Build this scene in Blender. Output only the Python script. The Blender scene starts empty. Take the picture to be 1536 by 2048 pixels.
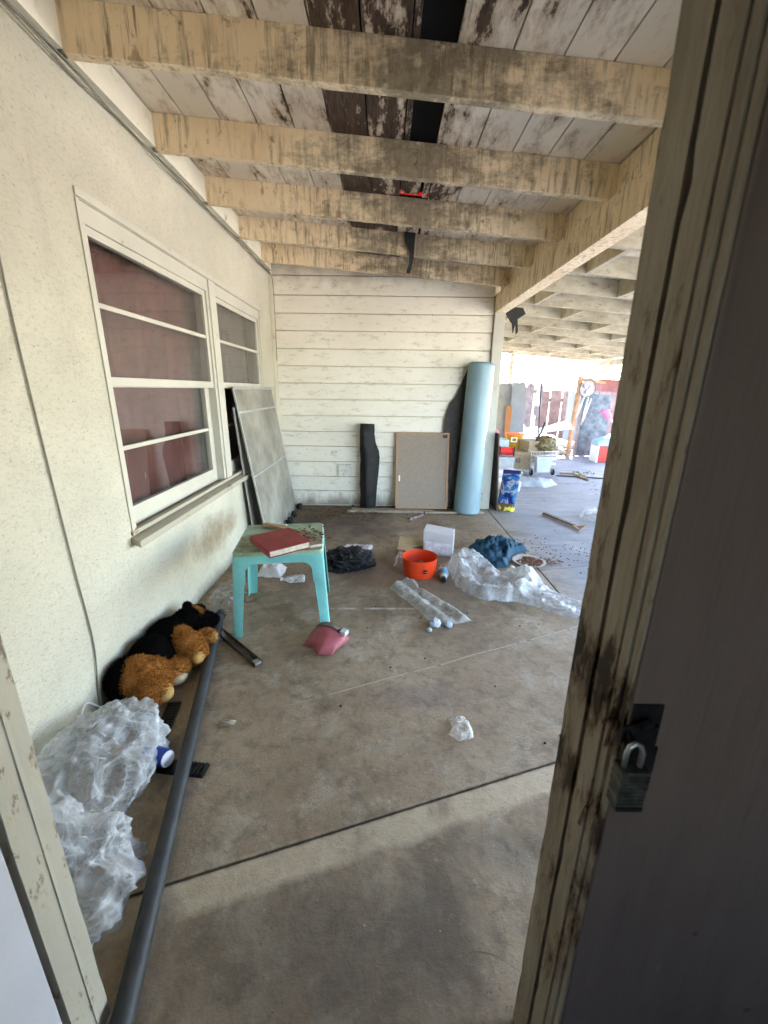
import bpy, bmesh, math, random
from math import sin, cos, pi, radians
from mathutils import Vector, Matrix, noise
random.seed(7)
sc = bpy.context.scene
C = sc.collection

# ------------------------------------------------------------------ camera
cam_d = bpy.data.cameras.new('camera'); cam = bpy.data.objects.new('camera', cam_d); C.objects.link(cam)
sc.camera = cam
cam_d.sensor_fit = 'VERTICAL'; cam_d.sensor_height = 36; cam_d.sensor_width = 27
cam_d.lens = 36 * 820.44 / 2048
cam_d.clip_start = 0.02; cam_d.clip_end = 500
right = Vector((0.999934, 0.000785, 0.011444)); down = Vector((0.011193, -0.28532, -0.958367)); fwd = Vector((0.002513, 0.958432, -0.28531))
m = Matrix((right, -down, -fwd)).transposed().to_4x4(); m.translation = Vector((0, 0, 1.4))
cam.matrix_world = m
cam_d.dof.use_dof = True; cam_d.dof.focus_distance = 3.0; cam_d.dof.aperture_fstop = 4.6

# ------------------------------------------------------------------ light
SUN_EL, SUN_AZ = 50, 24            # the sun stands beyond the yard, in front of the camera
w = bpy.data.worlds.new('World'); sc.world = w; w.use_nodes = True
wn = w.node_tree; bg = wn.nodes['Background']
sky = wn.nodes.new('ShaderNodeTexSky'); sky.sky_type = 'NISHITA'; sky.sun_disc = False
sky.sun_elevation = radians(SUN_EL); sky.sun_rotation = radians(SUN_AZ)
wn.links.new(sky.outputs[0], bg.inputs[0]); bg.inputs[1].default_value = 0.15
sd = bpy.data.lights.new('sun', 'SUN'); sun = bpy.data.objects.new('sun', sd); C.objects.link(sun)
sd.energy = 5; sd.angle = radians(0.5); sd.color = (1, 0.95, 0.86)
sdir = Vector((sin(radians(SUN_AZ)) * cos(radians(SUN_EL)), cos(radians(SUN_AZ)) * cos(radians(SUN_EL)), sin(radians(SUN_EL))))
sun.rotation_euler = sdir.to_track_quat('Z', 'Y').to_euler()
vs = sc.view_settings
vs.view_transform = 'Standard'; vs.look = 'None'; vs.gamma = 1; vs.use_curve_mapping = False
vs.exposure = 4.3
sc.cycles.max_bounces = 8; sc.cycles.diffuse_bounces = 5; sc.cycles.glossy_bounces = 3; sc.cycles.transparent_max_bounces = 12; sc.cycles.caustics_reflective = False; sc.cycles.caustics_refractive = False

# ------------------------------------------------------------------ node helper
class NT:
    def __init__(s, name, rough=0.7, spec=0.3):
        s.m = bpy.data.materials.new(name); s.m.use_nodes = True; s.t = s.m.node_tree; s.n = s.t.nodes
        s.p = s.n['Principled BSDF']; s.p.inputs['Roughness'].default_value = rough
        s.p.inputs['Specular IOR Level'].default_value = spec
        s.tc = s.n.new('ShaderNodeTexCoord'); s.obj = s.tc.outputs['Object']
        s.xyz = None
    def L(s, a, b): s.t.links.new(a, b)
    def put(s, inp, v):
        if v is None: return
        if isinstance(v, bpy.types.NodeSocket): s.L(v, inp)
        elif isinstance(v, (tuple, list)) and inp.type == 'RGBA': inp.default_value = (*v[:3], 1)
        else: inp.default_value = v
    def base(s, v): s.put(s.p.inputs['Base Color'], v)
    def map(s, scale=(1, 1, 1), loc=(0, 0, 0), rot=(0, 0, 0)):
        k = s.n.new('ShaderNodeMapping'); s.L(s.obj, k.inputs[0])
        k.inputs[1].default_value = loc; k.inputs[2].default_value = rot; k.inputs[3].default_value = scale
        return k.outputs[0]
    def noise(s, scale=5, detail=6, rough=0.6, vec=None, dist=0.0):
        k = s.n.new('ShaderNodeTexNoise'); s.L(vec or s.obj, k.inputs['Vector'])
        k.inputs['Scale'].default_value = scale; k.inputs['Detail'].default_value = detail
        k.inputs['Roughness'].default_value = rough; k.inputs['Distortion'].default_value = dist
        return k.outputs['Fac']
    def voro(s, scale=5, vec=None, feature='F1', out='Distance', rnd=1.0):
        k = s.n.new('ShaderNodeTexVoronoi'); k.feature = feature; s.L(vec or s.obj, k.inputs['Vector'])
        k.inputs['Scale'].default_value = scale; k.inputs['Randomness'].default_value = rnd
        return k.outputs[out]
    def ramp(s, f, stops, interp='LINEAR'):
        k = s.n.new('ShaderNodeValToRGB'); s.L(f, k.inputs[0]); cr = k.color_ramp; cr.interpolation = interp
        while len(cr.elements) < len(stops): cr.elements.new(0.5)
        for e, (p, c) in zip(cr.elements, stops):
            e.position = p; e.color = (c, c, c, 1) if not isinstance(c, (tuple, list)) else (*c[:3], 1)
        return k.outputs[0]
    def step(s, f, a, b):           # smooth 0..1 between a and b
        k = s.n.new('ShaderNodeMapRange'); k.clamp = True; s.put(k.inputs[0], f)
        s.put(k.inputs[1], a); s.put(k.inputs[2], b); k.inputs[3].default_value = 0; k.inputs[4].default_value = 1
        return k.outputs[0]
    def mix(s, f, a, b):
        k = s.n.new('ShaderNodeMix'); k.data_type = 'RGBA'
        s.put(k.inputs[0], f); s.put(k.inputs[6], a); s.put(k.inputs[7], b)
        return k.outputs[2]
    def math(s, op, a, b=0.0, c=None):
        k = s.n.new('ShaderNodeMath'); k.operation = op; s.put(k.inputs[0], a); s.put(k.inputs[1], b)
        if c is not None: s.put(k.inputs[2], c)
        return k.outputs[0]
    def co(s, i):
        if s.xyz is None:
            s.xyz = s.n.new('ShaderNodeSeparateXYZ'); s.L(s.obj, s.xyz.inputs[0])
        return s.xyz.outputs[i]
    def bump(s, h, strength=0.3, dist=0.01, prev=None):
        k = s.n.new('ShaderNodeBump'); s.L(h, k.inputs['Height'])
        k.inputs['Strength'].default_value = strength; k.inputs['Distance'].default_value = dist
        if prev: s.L(prev, k.inputs['Normal'])
        s.L(k.outputs[0], s.p.inputs['Normal']); return k.outputs[0]

def plain(name, col, rough=0.6, var=0.12, scale=6, bump=0.15, metal=0.0, spec=0.3, dirt=0.0, bscale=60, alpha=None):
    t = NT(name, rough, spec)
    a = tuple(c * (1 - var * 1.4) for c in col); b = tuple(min(1, c * (1 + var)) for c in col)
    c = t.ramp(t.noise(scale, 8, 0.65), [(0.3, a), (0.7, b)])
    if dirt:
        c = t.mix(t.math('MULTIPLY', t.step(t.noise(scale * 1.7, 8, 0.7), 0.5, 0.72), dirt), c, (0.06, 0.045, 0.03))
    t.base(c)
    if bump: t.bump(t.noise(bscale, 4), bump, 0.004)
    t.p.inputs['Metallic'].default_value = metal
    if alpha is not None: t.p.inputs['Alpha'].default_value = alpha
    return t.m

# ------------------------------------------------------------------ surface materials
def mat_stucco():
    t = NT('stucco', 0.85, 0.15)
    c = t.ramp(t.noise(1.3, 6, 0.6), [(0.35, (0.53, 0.495, 0.385)), (0.65, (0.635, 0.595, 0.47))])
    fine = t.noise(45, 8, 0.75, t.map((1, 1, 2)))
    c = t.mix(t.math('MULTIPLY', t.step(fine, 0.52, 0.70), 0.75), c, (0.36, 0.32, 0.24))
    sp = t.noise(75, 3, 0.6); c = t.mix(t.math('MULTIPLY', t.step(sp, 0.66, 0.72), 0.6), c, (0.20, 0.17, 0.12))
    pt_ = t.noise(0.8, 5, 0.7, t.map((1, 1, 1), loc=(4, 4, 4))); c = t.mix(t.math('MULTIPLY', t.step(pt_, 0.48, 0.62), 0.35), c, (0.40, 0.38, 0.31))
    vs_ = t.noise(9, 6, 0.65, t.map((1, 1, 0.10))); c = t.mix(t.math('MULTIPLY', t.step(vs_, 0.58, 0.75), 0.30), c, (0.30, 0.26, 0.18))
    # brown splash stain low on the wall below the window and grime at the foot
    d = t.math('ADD', t.math('POWER', t.math('DIVIDE', t.math('SUBTRACT', t.co(1), 2.95), 0.42), 2.0),
               t.math('POWER', t.math('DIVIDE', t.math('SUBTRACT', t.co(2), 0.36), 0.17), 2.0))
    d = t.math('ADD', d, t.math('MULTIPLY', t.math('SUBTRACT', t.noise(6, 8, 0.7), 0.5), 3.0))
    c = t.mix(t.math('MULTIPLY', t.step(d, 1.1, 0.0), 0.75), c, (0.24, 0.17, 0.09))
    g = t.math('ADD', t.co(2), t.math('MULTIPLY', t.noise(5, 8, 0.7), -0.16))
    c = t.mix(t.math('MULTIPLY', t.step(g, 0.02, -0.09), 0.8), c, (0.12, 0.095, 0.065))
    t.base(c)
    b = t.bump(t.noise(30, 8, 0.7, t.map((1, 1, 1.5))), 0.8, 0.016)
    t.bump(t.voro(90), 0.25, 0.004, b)
    return t.m
def mat_cream(name='cream paint', col=(0.78, 0.73, 0.58), peel=0.62, dark=(0.12, 0.09, 0.06), vec=(1, 1, 1), rough=0.55):
    t = NT(name, rough, 0.3)
    c = t.ramp(t.noise(3, 6), [(0.3, tuple(k * 0.85 for k in col)), (0.7, col)])
    n = t.noise(9, 10, 0.72, t.map(vec))
    c = t.mix(t.math('MULTIPLY', t.step(n, peel - 0.06, peel + 0.06), 0.6), c, (0.36, 0.31, 0.22))
    c = t.mix(t.step(n, peel + 0.03, peel + 0.07), c, dark)
    t.base(c); t.bump(t.noise(30, 8, 0.7, t.map(vec)), 0.25, 0.005)
    return t.m
def mat_rafter():
    t = NT('peeling rafter paint', 0.6, 0.25)
    v = t.map((1, 1, 1))
    c = t.ramp(t.noise(2.2, 6), [(0.3, (0.74, 0.57, 0.36)), (0.7, (0.90, 0.75, 0.52))])
    # dirt running down in short vertical streaks
    st = t.noise(34, 6, 0.65, t.map((1, 1, 0.12)))
    zone = t.step(t.noise(2.0, 4, 0.6), 0.36, 0.56)
    c = t.mix(t.math('MULTIPLY', t.math('MULTIPLY', t.step(st, 0.50, 0.66), zone), 0.75), c, (0.20, 0.14, 0.07))
    # grey soaked wood close to the leak, x about 0.1 m
    d = t.math('ABSOLUTE', t.math('SUBTRACT', t.co(0), 0.22))
    d = t.math('SUBTRACT', 1.0, t.math('DIVIDE', d, 0.95))
    n = t.noise(7, 10, 0.72, t.map((0.8, 1, 1.6)))
    leak = t.math('ADD', t.math('ADD', t.math('MULTIPLY', n, 0.7), t.math('MULTIPLY', t.noise(30, 8, 0.7, t.map((1, 1, 0.15))), 0.3)), t.math('MULTIPLY', d, 0.22))
    c = t.mix(t.math('MULTIPLY', t.step(leak, 0.56, 0.70), 0.8), c, t.ramp(t.noise(30, 6), [(0.35, (0.10, 0.075, 0.045)), (0.7, (0.24, 0.20, 0.14))]))
    big = t.noise(5, 10, 0.7, t.map((1.6, 1, 1), loc=(3, 1, 2)))
    c = t.mix(t.math('MULTIPLY', t.step(big, 0.60, 0.66), 0.65), c, (0.30, 0.19, 0.10))
    drip = t.noise(60, 5, 0.6, t.map((1, 1, 0.06), loc=(4, 0, 0))); c = t.mix(t.math('MULTIPLY', t.math('MULTIPLY', t.step(drip, 0.56, 0.66), t.step(t.noise(3.1, 4, 0.6, t.map((1, 1, 1), loc=(2, 5, 0))), 0.42, 0.60)), 0.8), c, (0.16, 0.10, 0.05))
    edge = t.noise(14, 8, 0.75, t.map((1, 1, 1), loc=(9, 0, 0)))
    c = t.mix(t.math('MULTIPLY', t.step(edge, 0.60, 0.67), 0.7), c, (0.08, 0.06, 0.035))
    t.base(c)
    b = t.bump(leak, 0.35, 0.01); t.bump(t.noise(60, 6), 0.2, 0.004, b)
    return t.m
def mat_deck(leaks=True):
    t = NT('deck board paint' if leaks else 'carport deck paint', 0.6, 0.25)
    bi = t.math('FLOOR', t.math('DIVIDE', t.math('ADD', t.co(0), 1.24), 0.19))
    wn_ = t.n.new('ShaderNodeTexWhiteNoise'); wn_.noise_dimensions = '1D'; t.L(bi, wn_.inputs['W'])
    c = t.mix(wn_.outputs['Value'], (0.70, 0.61, 0.49), (0.88, 0.79, 0.66))
    n = t.noise(7, 10, 0.72, t.map((1.6, 0.55, 1)))
    if leaks:
        d = t.math('ABSOLUTE', t.math('SUBTRACT', t.co(0), -0.02))
        k = t.math('MULTIPLY', t.step(d, 0.60, 0.15), 0.15)
        # the board left of the hole is rotten nearly all along, the one between kept its paint
        bd = t.step(t.math('ABSOLUTE', t.math('SUBTRACT', t.co(0), -0.19)), 0.096, 0.092)
        k = t.math('ADD', k, t.math('MULTIPLY', bd, 0.10))
        k = t.math('ADD', k, t.math('MULTIPLY', t.math('SUBTRACT', wn_.outputs['Value'], 0.35), 0.10))
    else:
        k = t.math('MULTIPLY', wn_.outputs['Value'], 0.06)
    s = t.math('ADD', n, k)
    c = t.mix(t.math('MULTIPLY', t.step(s, 0.50, 0.64), 0.65), c, (0.34, 0.22, 0.13))
    c = t.mix(t.step(s, 0.63, 0.68), c, t.ramp(t.noise(26, 8, 0.7, t.map((3, 0.4, 1))), [(0.35, (0.035, 0.02, 0.013)), (0.7, (0.15, 0.10, 0.07))]))
    t.base(c); t.bump(s, 0.3, 0.008)
    return t.m
def mat_siding():
    t = NT('siding paint', 0.5, 0.3)
    c = t.ramp(t.noise(1.1, 5), [(0.35, (0.72, 0.67, 0.56)), (0.65, (0.82, 0.775, 0.67))])
    n = t.noise(11, 10, 0.75, t.map((0.7, 1, 2)))
    c = t.mix(t.math('MULTIPLY', t.step(n, 0.54, 0.70), 0.75), c, (0.34, 0.29, 0.22))
    n2 = t.noise(38, 6, 0.7)
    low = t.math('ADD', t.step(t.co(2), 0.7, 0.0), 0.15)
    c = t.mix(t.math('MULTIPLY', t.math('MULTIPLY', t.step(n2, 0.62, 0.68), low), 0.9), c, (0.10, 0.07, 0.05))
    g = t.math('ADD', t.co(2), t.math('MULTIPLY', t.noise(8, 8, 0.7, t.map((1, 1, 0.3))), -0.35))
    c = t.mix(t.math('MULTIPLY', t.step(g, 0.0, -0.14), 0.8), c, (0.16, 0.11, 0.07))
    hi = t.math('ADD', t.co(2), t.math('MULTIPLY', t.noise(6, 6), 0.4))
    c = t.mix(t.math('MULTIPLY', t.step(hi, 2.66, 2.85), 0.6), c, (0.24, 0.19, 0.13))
    t.base(c); t.bump(n, 0.12, 0.004)
    return t.m
def line_dist(t, p, q, wob=0.02, wscale=6):
    dx, dy = q[0] - p[0], q[1] - p[1]; L = math.hypot(dx, dy); nx, ny = -dy / L, dx / L
    d = t.math('ADD', t.math('MULTIPLY', t.co(0), nx), t.math('MULTIPLY', t.co(1), ny))
    d = t.math('SUBTRACT', d, nx * p[0] + ny * p[1])
    if wob: d = t.math('ADD', d, t.math('MULTIPLY', t.math('SUBTRACT', t.noise(wscale, 6, 0.6), 0.5), wob))
    return d
def mat_concrete():
    t = NT('concrete', 0.75, 0.3)
    c = t.ramp(t.noise(0.9, 9, 0.62), [(0.32, (0.185, 0.126, 0.076)), (0.5, (0.272, 0.203, 0.13)), (0.68, (0.37, 0.29, 0.197))])
    n = t.noise(3.5, 12, 0.68, dist=0.4)
    c = t.mix(t.math('MULTIPLY', t.step(n, 0.52, 0.64), 0.7), c, (0.37, 0.32, 0.24))
    n = t.noise(2.3, 12, 0.7, t.map((1, 1, 1), loc=(5, 2, 0)), dist=0.6)
    c = t.mix(t.math('MULTIPLY', t.step(n, 0.51, 0.66), 0.75), c, (0.10, 0.072, 0.045))
    mt = t.noise(13, 10, 0.75, dist=0.3); c = t.mix(t.math('MULTIPLY', t.step(mt, 0.48, 0.64), 0.6), c, (0.11, 0.08, 0.053))
    mt = t.noise(16, 10, 0.75, t.map((1, 1, 1), loc=(7, 3, 0))); c = t.mix(t.math('MULTIPLY', t.step(mt, 0.56, 0.70), 0.5), c, (0.38, 0.34, 0.27))
    sp = t.noise(28, 8, 0.75)
    c = t.mix(t.math('MULTIPLY', t.step(sp, 0.64, 0.72), 0.55), c, (0.07, 0.05, 0.035))
    # the damp dark patches in front of the door and the dirty corner at the back
    def blot(c, cx, cy, rx, ry, col, amt, ns=3.0):
        d = t.math('ADD', t.math('POWER', t.math('DIVIDE', t.math('SUBTRACT', t.co(0), cx), rx), 2.0),
                   t.math('POWER', t.math('DIVIDE', t.math('SUBTRACT', t.co(1), cy), ry), 2.0))
        d = t.math('ADD', d, t.math('MULTIPLY', t.math('SUBTRACT', t.noise(ns, 8, 0.65), 0.5), 2.2))
        return t.mix(t.math('MULTIPLY', t.step(d, 1.3, 0.0), amt), c, col)
    c = blot(c, -0.10, 0.72, 0.46, 0.20, (0.08, 0.064, 0.048), 0.6, 4.5)
    c = blot(c, 0.45, 0.95, 0.25, 0.10, (0.09, 0.07, 0.05), 0.5)
    c = blot(c, 0.18, 1.62, 0.22, 0.10, (0.13, 0.08, 0.075), 0.5, 6)
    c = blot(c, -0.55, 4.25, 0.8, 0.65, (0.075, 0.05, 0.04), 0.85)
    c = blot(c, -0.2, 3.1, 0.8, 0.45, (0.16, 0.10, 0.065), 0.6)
    c = blot(c, 0.55, 2.75, 0.5, 0.3, (0.15, 0.12, 0.09), 0.5)
    # grey slab under the carport, blue skylight cast painted into its colour
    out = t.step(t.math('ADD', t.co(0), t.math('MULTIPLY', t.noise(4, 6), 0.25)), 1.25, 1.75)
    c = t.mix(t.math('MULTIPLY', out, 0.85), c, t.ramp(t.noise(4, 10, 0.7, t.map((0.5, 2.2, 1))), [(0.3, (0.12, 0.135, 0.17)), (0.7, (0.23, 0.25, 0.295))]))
    # trowelled mortar edges beside the joint
    d = line_dist(t, (-0.795, 0.785), (0.689, 1.269), 0.07, 6)
    band = t.math('MULTIPLY', t.step(t.math('ABSOLUTE', t.math('ADD', d, 0.05)), 0.066, 0.040), t.step(t.noise(3, 4), 0.36, 0.48))
    c = t.mix(t.math('MULTIPLY', band, t.math('ADD', 0.25, t.math('MULTIPLY', t.noise(18, 8, 0.7), 1.0))), c, (0.46, 0.375, 0.255))
    # shrinkage crack, pale with dark spots
    d = t.math('ABSOLUTE', line_dist(t, (-0.376, 1.578), (1.2, 2.237), 0.03, 3))
    lim = t.math('MULTIPLY', t.step(t.co(0), -0.45, -0.2), t.step(t.co(0), 1.27, 1.26))
    k = t.math('MULTIPLY', t.step(d, 0.005, 0.002), lim)
    c = t.mix(k, c, t.ramp(t.noise(9, 4), [(0.33, (0.07, 0.05, 0.035)), (0.42, (0.36, 0.32, 0.25))]))
    # grime packed along the open joint and its crumbled edges
    jd_ = t.math('ABSOLUTE', line_dist(t, (-0.795, 0.785), (0.689, 1.269), 0.012, 22))
    c = t.mix(t.math('MULTIPLY', t.step(t.math('ADD', jd_, t.math('MULTIPLY', t.noise(30, 6, 0.7), 0.022)), 0.022, 0.011), 0.8), c, (0.07, 0.05, 0.034))
    gr = t.voro(70, out='Distance'); gsel = t.noise(5, 6, 0.7)
    c = t.mix(t.math('MULTIPLY', t.math('MULTIPLY', t.step(gr, 0.22, 0.12), t.step(gsel, 0.50, 0.60)), 0.7), c, (0.07, 0.05, 0.035))
    gr = t.voro(33, t.map((1, 1, 1), loc=(3, 1, 0)), out='Distance')
    c = t.mix(t.math('MULTIPLY', t.math('MULTIPLY', t.step(gr, 0.10, 0.05), t.step(t.noise(3, 4, 0.7, t.map((1, 1, 1), loc=(1, 8, 0))), 0.54, 0.60)), 0.7), c, (0.50, 0.46, 0.40))
    fine = t.noise(170, 4, 0.8); c = t.mix(t.math('MULTIPLY', t.step(fine, 0.50, 0.72), 0.35), c, (0.08, 0.06, 0.045))
    # painted guide line
    d = t.math('ABSOLUTE', line_dist(t, (-0.312, 2.436), (0.222, 2.447), 0.004, 9))
    lim = t.math('MULTIPLY', t.step(t.co(0), -0.36, -0.3), t.step(t.co(0), 0.24, 0.2))
    k = t.math('MULTIPLY', t.math('MULTIPLY', t.step(d, 0.014, 0.009), lim), t.step(t.noise(12, 6), 0.35, 0.55))
    c = t.mix(t.math('MULTIPLY', k, 0.7), c, (0.50, 0.46, 0.38))
    # fine wandering cracks
    vv = t.n.new('ShaderNodeVectorMath'); vv.operation = 'ADD'; t.L(t.obj, vv.inputs[0])
    nn = t.n.new('ShaderNodeTexNoise'); nn.inputs['Scale'].default_value = 2.0; t.L(t.obj, nn.inputs['Vector']); t.L(nn.outputs['Color'], vv.inputs[1])
    cr = t.voro(0.55, vv.outputs[0], 'DISTANCE_TO_EDGE')
    c = t.mix(t.math('MULTIPLY', t.math('MULTIPLY', t.step(cr, 0.0035, 0.001), 0.7), t.step(t.noise(1.5, 3), 0.52, 0.60)), c, (0.06, 0.045, 0.03))
    t.base(c)
    r = t.ramp(t.noise(2.3, 8, 0.7), [(0.35, 0.55), (0.65, 0.85)]); t.L(r, t.p.inputs['Roughness'])
    b = t.bump(t.noise(5, 10, 0.75), 0.45, 0.03); b = t.bump(t.noise(45, 8, 0.75), 0.35, 0.006, b); t.bump(band, 0.5, 0.004, b)
    return t.m

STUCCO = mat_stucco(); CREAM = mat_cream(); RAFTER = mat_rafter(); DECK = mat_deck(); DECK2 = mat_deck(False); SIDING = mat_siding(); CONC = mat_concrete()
SASH = mat_cream('sash paint', (0.56, 0.53, 0.44), 0.66)
def mat_jamb():
    t = NT('worn door jamb paint', 0.6, 0.25)
    c = t.ramp(t.noise(4, 8, 0.7, t.map((3, 3, 0.6))), [(0.3, (0.20, 0.165, 0.12)), (0.5, (0.31, 0.265, 0.20)), (0.7, (0.40, 0.35, 0.27))])
    gr = t.noise(40, 8, 0.75, t.map((3, 3, 0.15))); c = t.mix(t.math('MULTIPLY', t.step(gr, 0.50, 0.66), 0.5), c, (0.17, 0.12, 0.075))
    n = t.noise(8, 10, 0.75, t.map((2.5, 2.5, 0.8)))
    def near(z0, h): return t.step(t.math('ABSOLUTE', t.math('SUBTRACT', t.co(2), z0)), h, h * 0.2)
    z = t.math('MAXIMUM', t.math('MAXIMUM', near(0.99, 0.09), near(0.80, 0.08)), t.math('MULTIPLY', near(0.55, 0.25), 0.5))
    s = t.math('ADD', n, t.math('MULTIPLY', z, 0.16))
    c = t.mix(t.math('MULTIPLY', t.step(s, 0.56, 0.62), 0.75), c, (0.14, 0.085, 0.045)); c = t.mix(t.step(s, 0.64, 0.67), c, (0.035, 0.02, 0.012))
    t.base(c); b = t.bump(s, 0.8, 0.01); t.bump(gr, 0.4, 0.003, b); return t.m
JAMB = mat_jamb()
WOOD = plain('bare wood', (0.36, 0.25, 0.14), 0.7, 0.25, 12)
DKWOOD = plain('old dark wood', (0.09, 0.06, 0.045), 0.7, 0.3, 12)
BLACKP = plain('tar felt', (0.018, 0.017, 0.017), 0.75, 0.3, 20, 0.6)
VOID = plain('dark void', (0.006, 0.005, 0.005), 0.9, 0)
METAL = plain('dull metal', (0.42, 0.42, 0.40), 0.4, 0.15, 9, 0.1, 0.8)
RUST = plain('rusty dark metal', (0.10, 0.075, 0.06), 0.6, 0.4, 20, 0.3, 0.4)
WHITEP = plain('white plastic', (0.78, 0.78, 0.78), 0.4, 0.05)
BLK = plain('black plastic', (0.012, 0.012, 0.013), 0.35, 0.1)

def clear_plastic(name, amt=0.45, tint=(0.86, 0.88, 0.90), scale=14, bump=0.55, crease=1.0, rough=0.18):
    """thin film: mostly see-through, bright along creases and where it is seen edge-on"""
    t = NT(name, rough, 0.6); t.base(tint)
    vv = t.n.new('ShaderNodeVectorMath'); vv.operation = 'ADD'; nn = t.n.new('ShaderNodeTexNoise'); nn.inputs['Scale'].default_value = scale * 0.35; nn.inputs['Detail'].default_value = 3
    t.L(t.obj, nn.inputs['Vector']); sc_ = t.n.new('ShaderNodeVectorMath'); sc_.operation = 'SCALE'; sc_.inputs['Scale'].default_value = 1.6 / scale
    t.L(nn.outputs['Color'], sc_.inputs[0]); t.L(t.obj, vv.inputs[0]); t.L(sc_.outputs[0], vv.inputs[1]); w_ = vv.outputs[0]
    e1 = t.voro(scale * 0.8, w_, 'DISTANCE_TO_EDGE'); e2 = t.voro(scale * 2.1, w_, 'DISTANCE_TO_EDGE'); f1 = t.voro(scale * 0.8, w_, 'F1'); f2 = t.voro(scale * 2.1, w_, 'F1')
    sel = t.step(t.noise(scale * 0.5, 3), 0.45, 0.6)
    cre = t.math('ADD', t.math('MULTIPLY', t.step(e1, 0.045, 0.0), 0.24), t.math('MULTIPLY', t.math('MULTIPLY', t.step(e2, 0.07, 0.0), sel), 0.30))
    h = t.math('ADD', f1, t.math('MULTIPLY', f2, 0.45)); t.bump(h, bump, 0.6 / scale)
    tr = t.n.new('ShaderNodeBsdfTransparent'); tr.inputs[0].default_value = (0.97, 0.975, 0.98, 1)
    tl = t.n.new('ShaderNodeBsdfTranslucent'); tl.inputs[0].default_value = (*tint, 1)
    mx0 = t.n.new('ShaderNodeMixShader'); mx0.inputs[0].default_value = 0.30
    t.L(t.p.outputs[0], mx0.inputs[1]); t.L(tl.outputs[0], mx0.inputs[2])
    lw = t.n.new('ShaderNodeLayerWeight'); lw.inputs[0].default_value = 0.25
    cloud = t.step(t.noise(scale * 0.45, 5, 0.6), 0.40, 0.65)
    f = t.math('ADD', t.math('MULTIPLY', lw.outputs['Facing'], 0.55), t.math('MULTIPLY', cre, 0.8 * crease))
    f = t.math('ADD', f, t.math('MULTIPLY', cloud, amt * 0.55)); f = t.math('ADD', f, t.math('MULTIPLY', t.step(t.noise(scale * 2.2, 8, 0.75, w_), 0.48, 0.64), 0.22)); f = t.math('ADD', f, amt * 0.5 - 0.06)
    f = t.step(f, 0.0, 1.0)
    mx = t.n.new('ShaderNodeMixShader'); t.L(f, mx.inputs[0]); t.L(tr.outputs[0], mx.inputs[1]); t.L(mx0.outputs[0], mx.inputs[2])
    t.L(mx.outputs[0], t.n['Material Output'].inputs[0])
    return t.m
def mat_carport():
    t = NT('carport rafter paint', 0.6, 0.2)
    c = t.ramp(t.noise(2.5, 6, 0.65), [(0.3, (0.30, 0.27, 0.20)), (0.7, (0.44, 0.41, 0.32))])
    n = t.noise(6, 10, 0.75, t.map((0.5, 1, 1.4))); c = t.mix(t.math('MULTIPLY', t.step(n, 0.44, 0.66), 0.65), c, (0.17, 0.14, 0.095))
    n = t.noise(22, 8, 0.75, t.map((0.5, 1, 1))); c = t.mix(t.math('MULTIPLY', t.step(n, 0.56, 0.68), 0.7), c, (0.09, 0.065, 0.045))
    t.base(c); t.bump(n, 0.3, 0.006); return t.m
def mat_glass():
    t = NT('window glass', 0.05)
    tr = t.n.new('ShaderNodeBsdfTransparent'); tr.inputs[0].default_value = (0.93, 0.93, 0.93, 1)
    gl = t.n.new('ShaderNodeBsdfGlossy'); gl.inputs['Roughness'].default_value = 0.015
    ge = t.n.new('ShaderNodeNewGeometry')
    df = t.n.new('ShaderNodeBsdfDiffuse'); df.inputs[0].default_value = (0.4, 0.38, 0.35, 1)
    fr = t.n.new('ShaderNodeFresnel'); fr.inputs[0].default_value = 2.3
    bp = t.n.new('ShaderNodeBump'); bp.inputs['Strength'].default_value = 0.03; bp.inputs['Distance'].default_value = 0.01
    t.L(t.noise(3, 2), bp.inputs['Height']); t.L(bp.outputs[0], gl.inputs['Normal'])
    a = t.n.new('ShaderNodeMixShader'); t.L(t.math('MULTIPLY', fr.outputs[0], t.math('SUBTRACT', 1.0, ge.outputs['Backfacing'])), a.inputs[0]); t.L(tr.outputs[0], a.inputs[1]); t.L(gl.outputs[0], a.inputs[2])
    b = t.n.new('ShaderNodeMixShader'); t.L(t.math('MULTIPLY', t.step(t.noise(6, 6), .4, .8), 0.04), b.inputs[0]); t.L(a.outputs[0], b.inputs[1]); t.L(df.outputs[0], b.inputs[2])
    t.L(b.outputs[0], t.n['Material Output'].inputs[0])
    return t.m
GLASS = mat_glass()
BAG = clear_plastic('crumpled clear plastic', 0.42, (0.66, 0.67, 0.68), 9); FILM = clear_plastic('milky plastic film', 0.60, (0.56, 0.57, 0.56), 8, 0.22, 0.5, 0.35)
FILM2 = clear_plastic('thin plastic sleeve', 0.95, (0.50, 0.49, 0.44), 6, 0.15, 0.3, 0.4)

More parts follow.
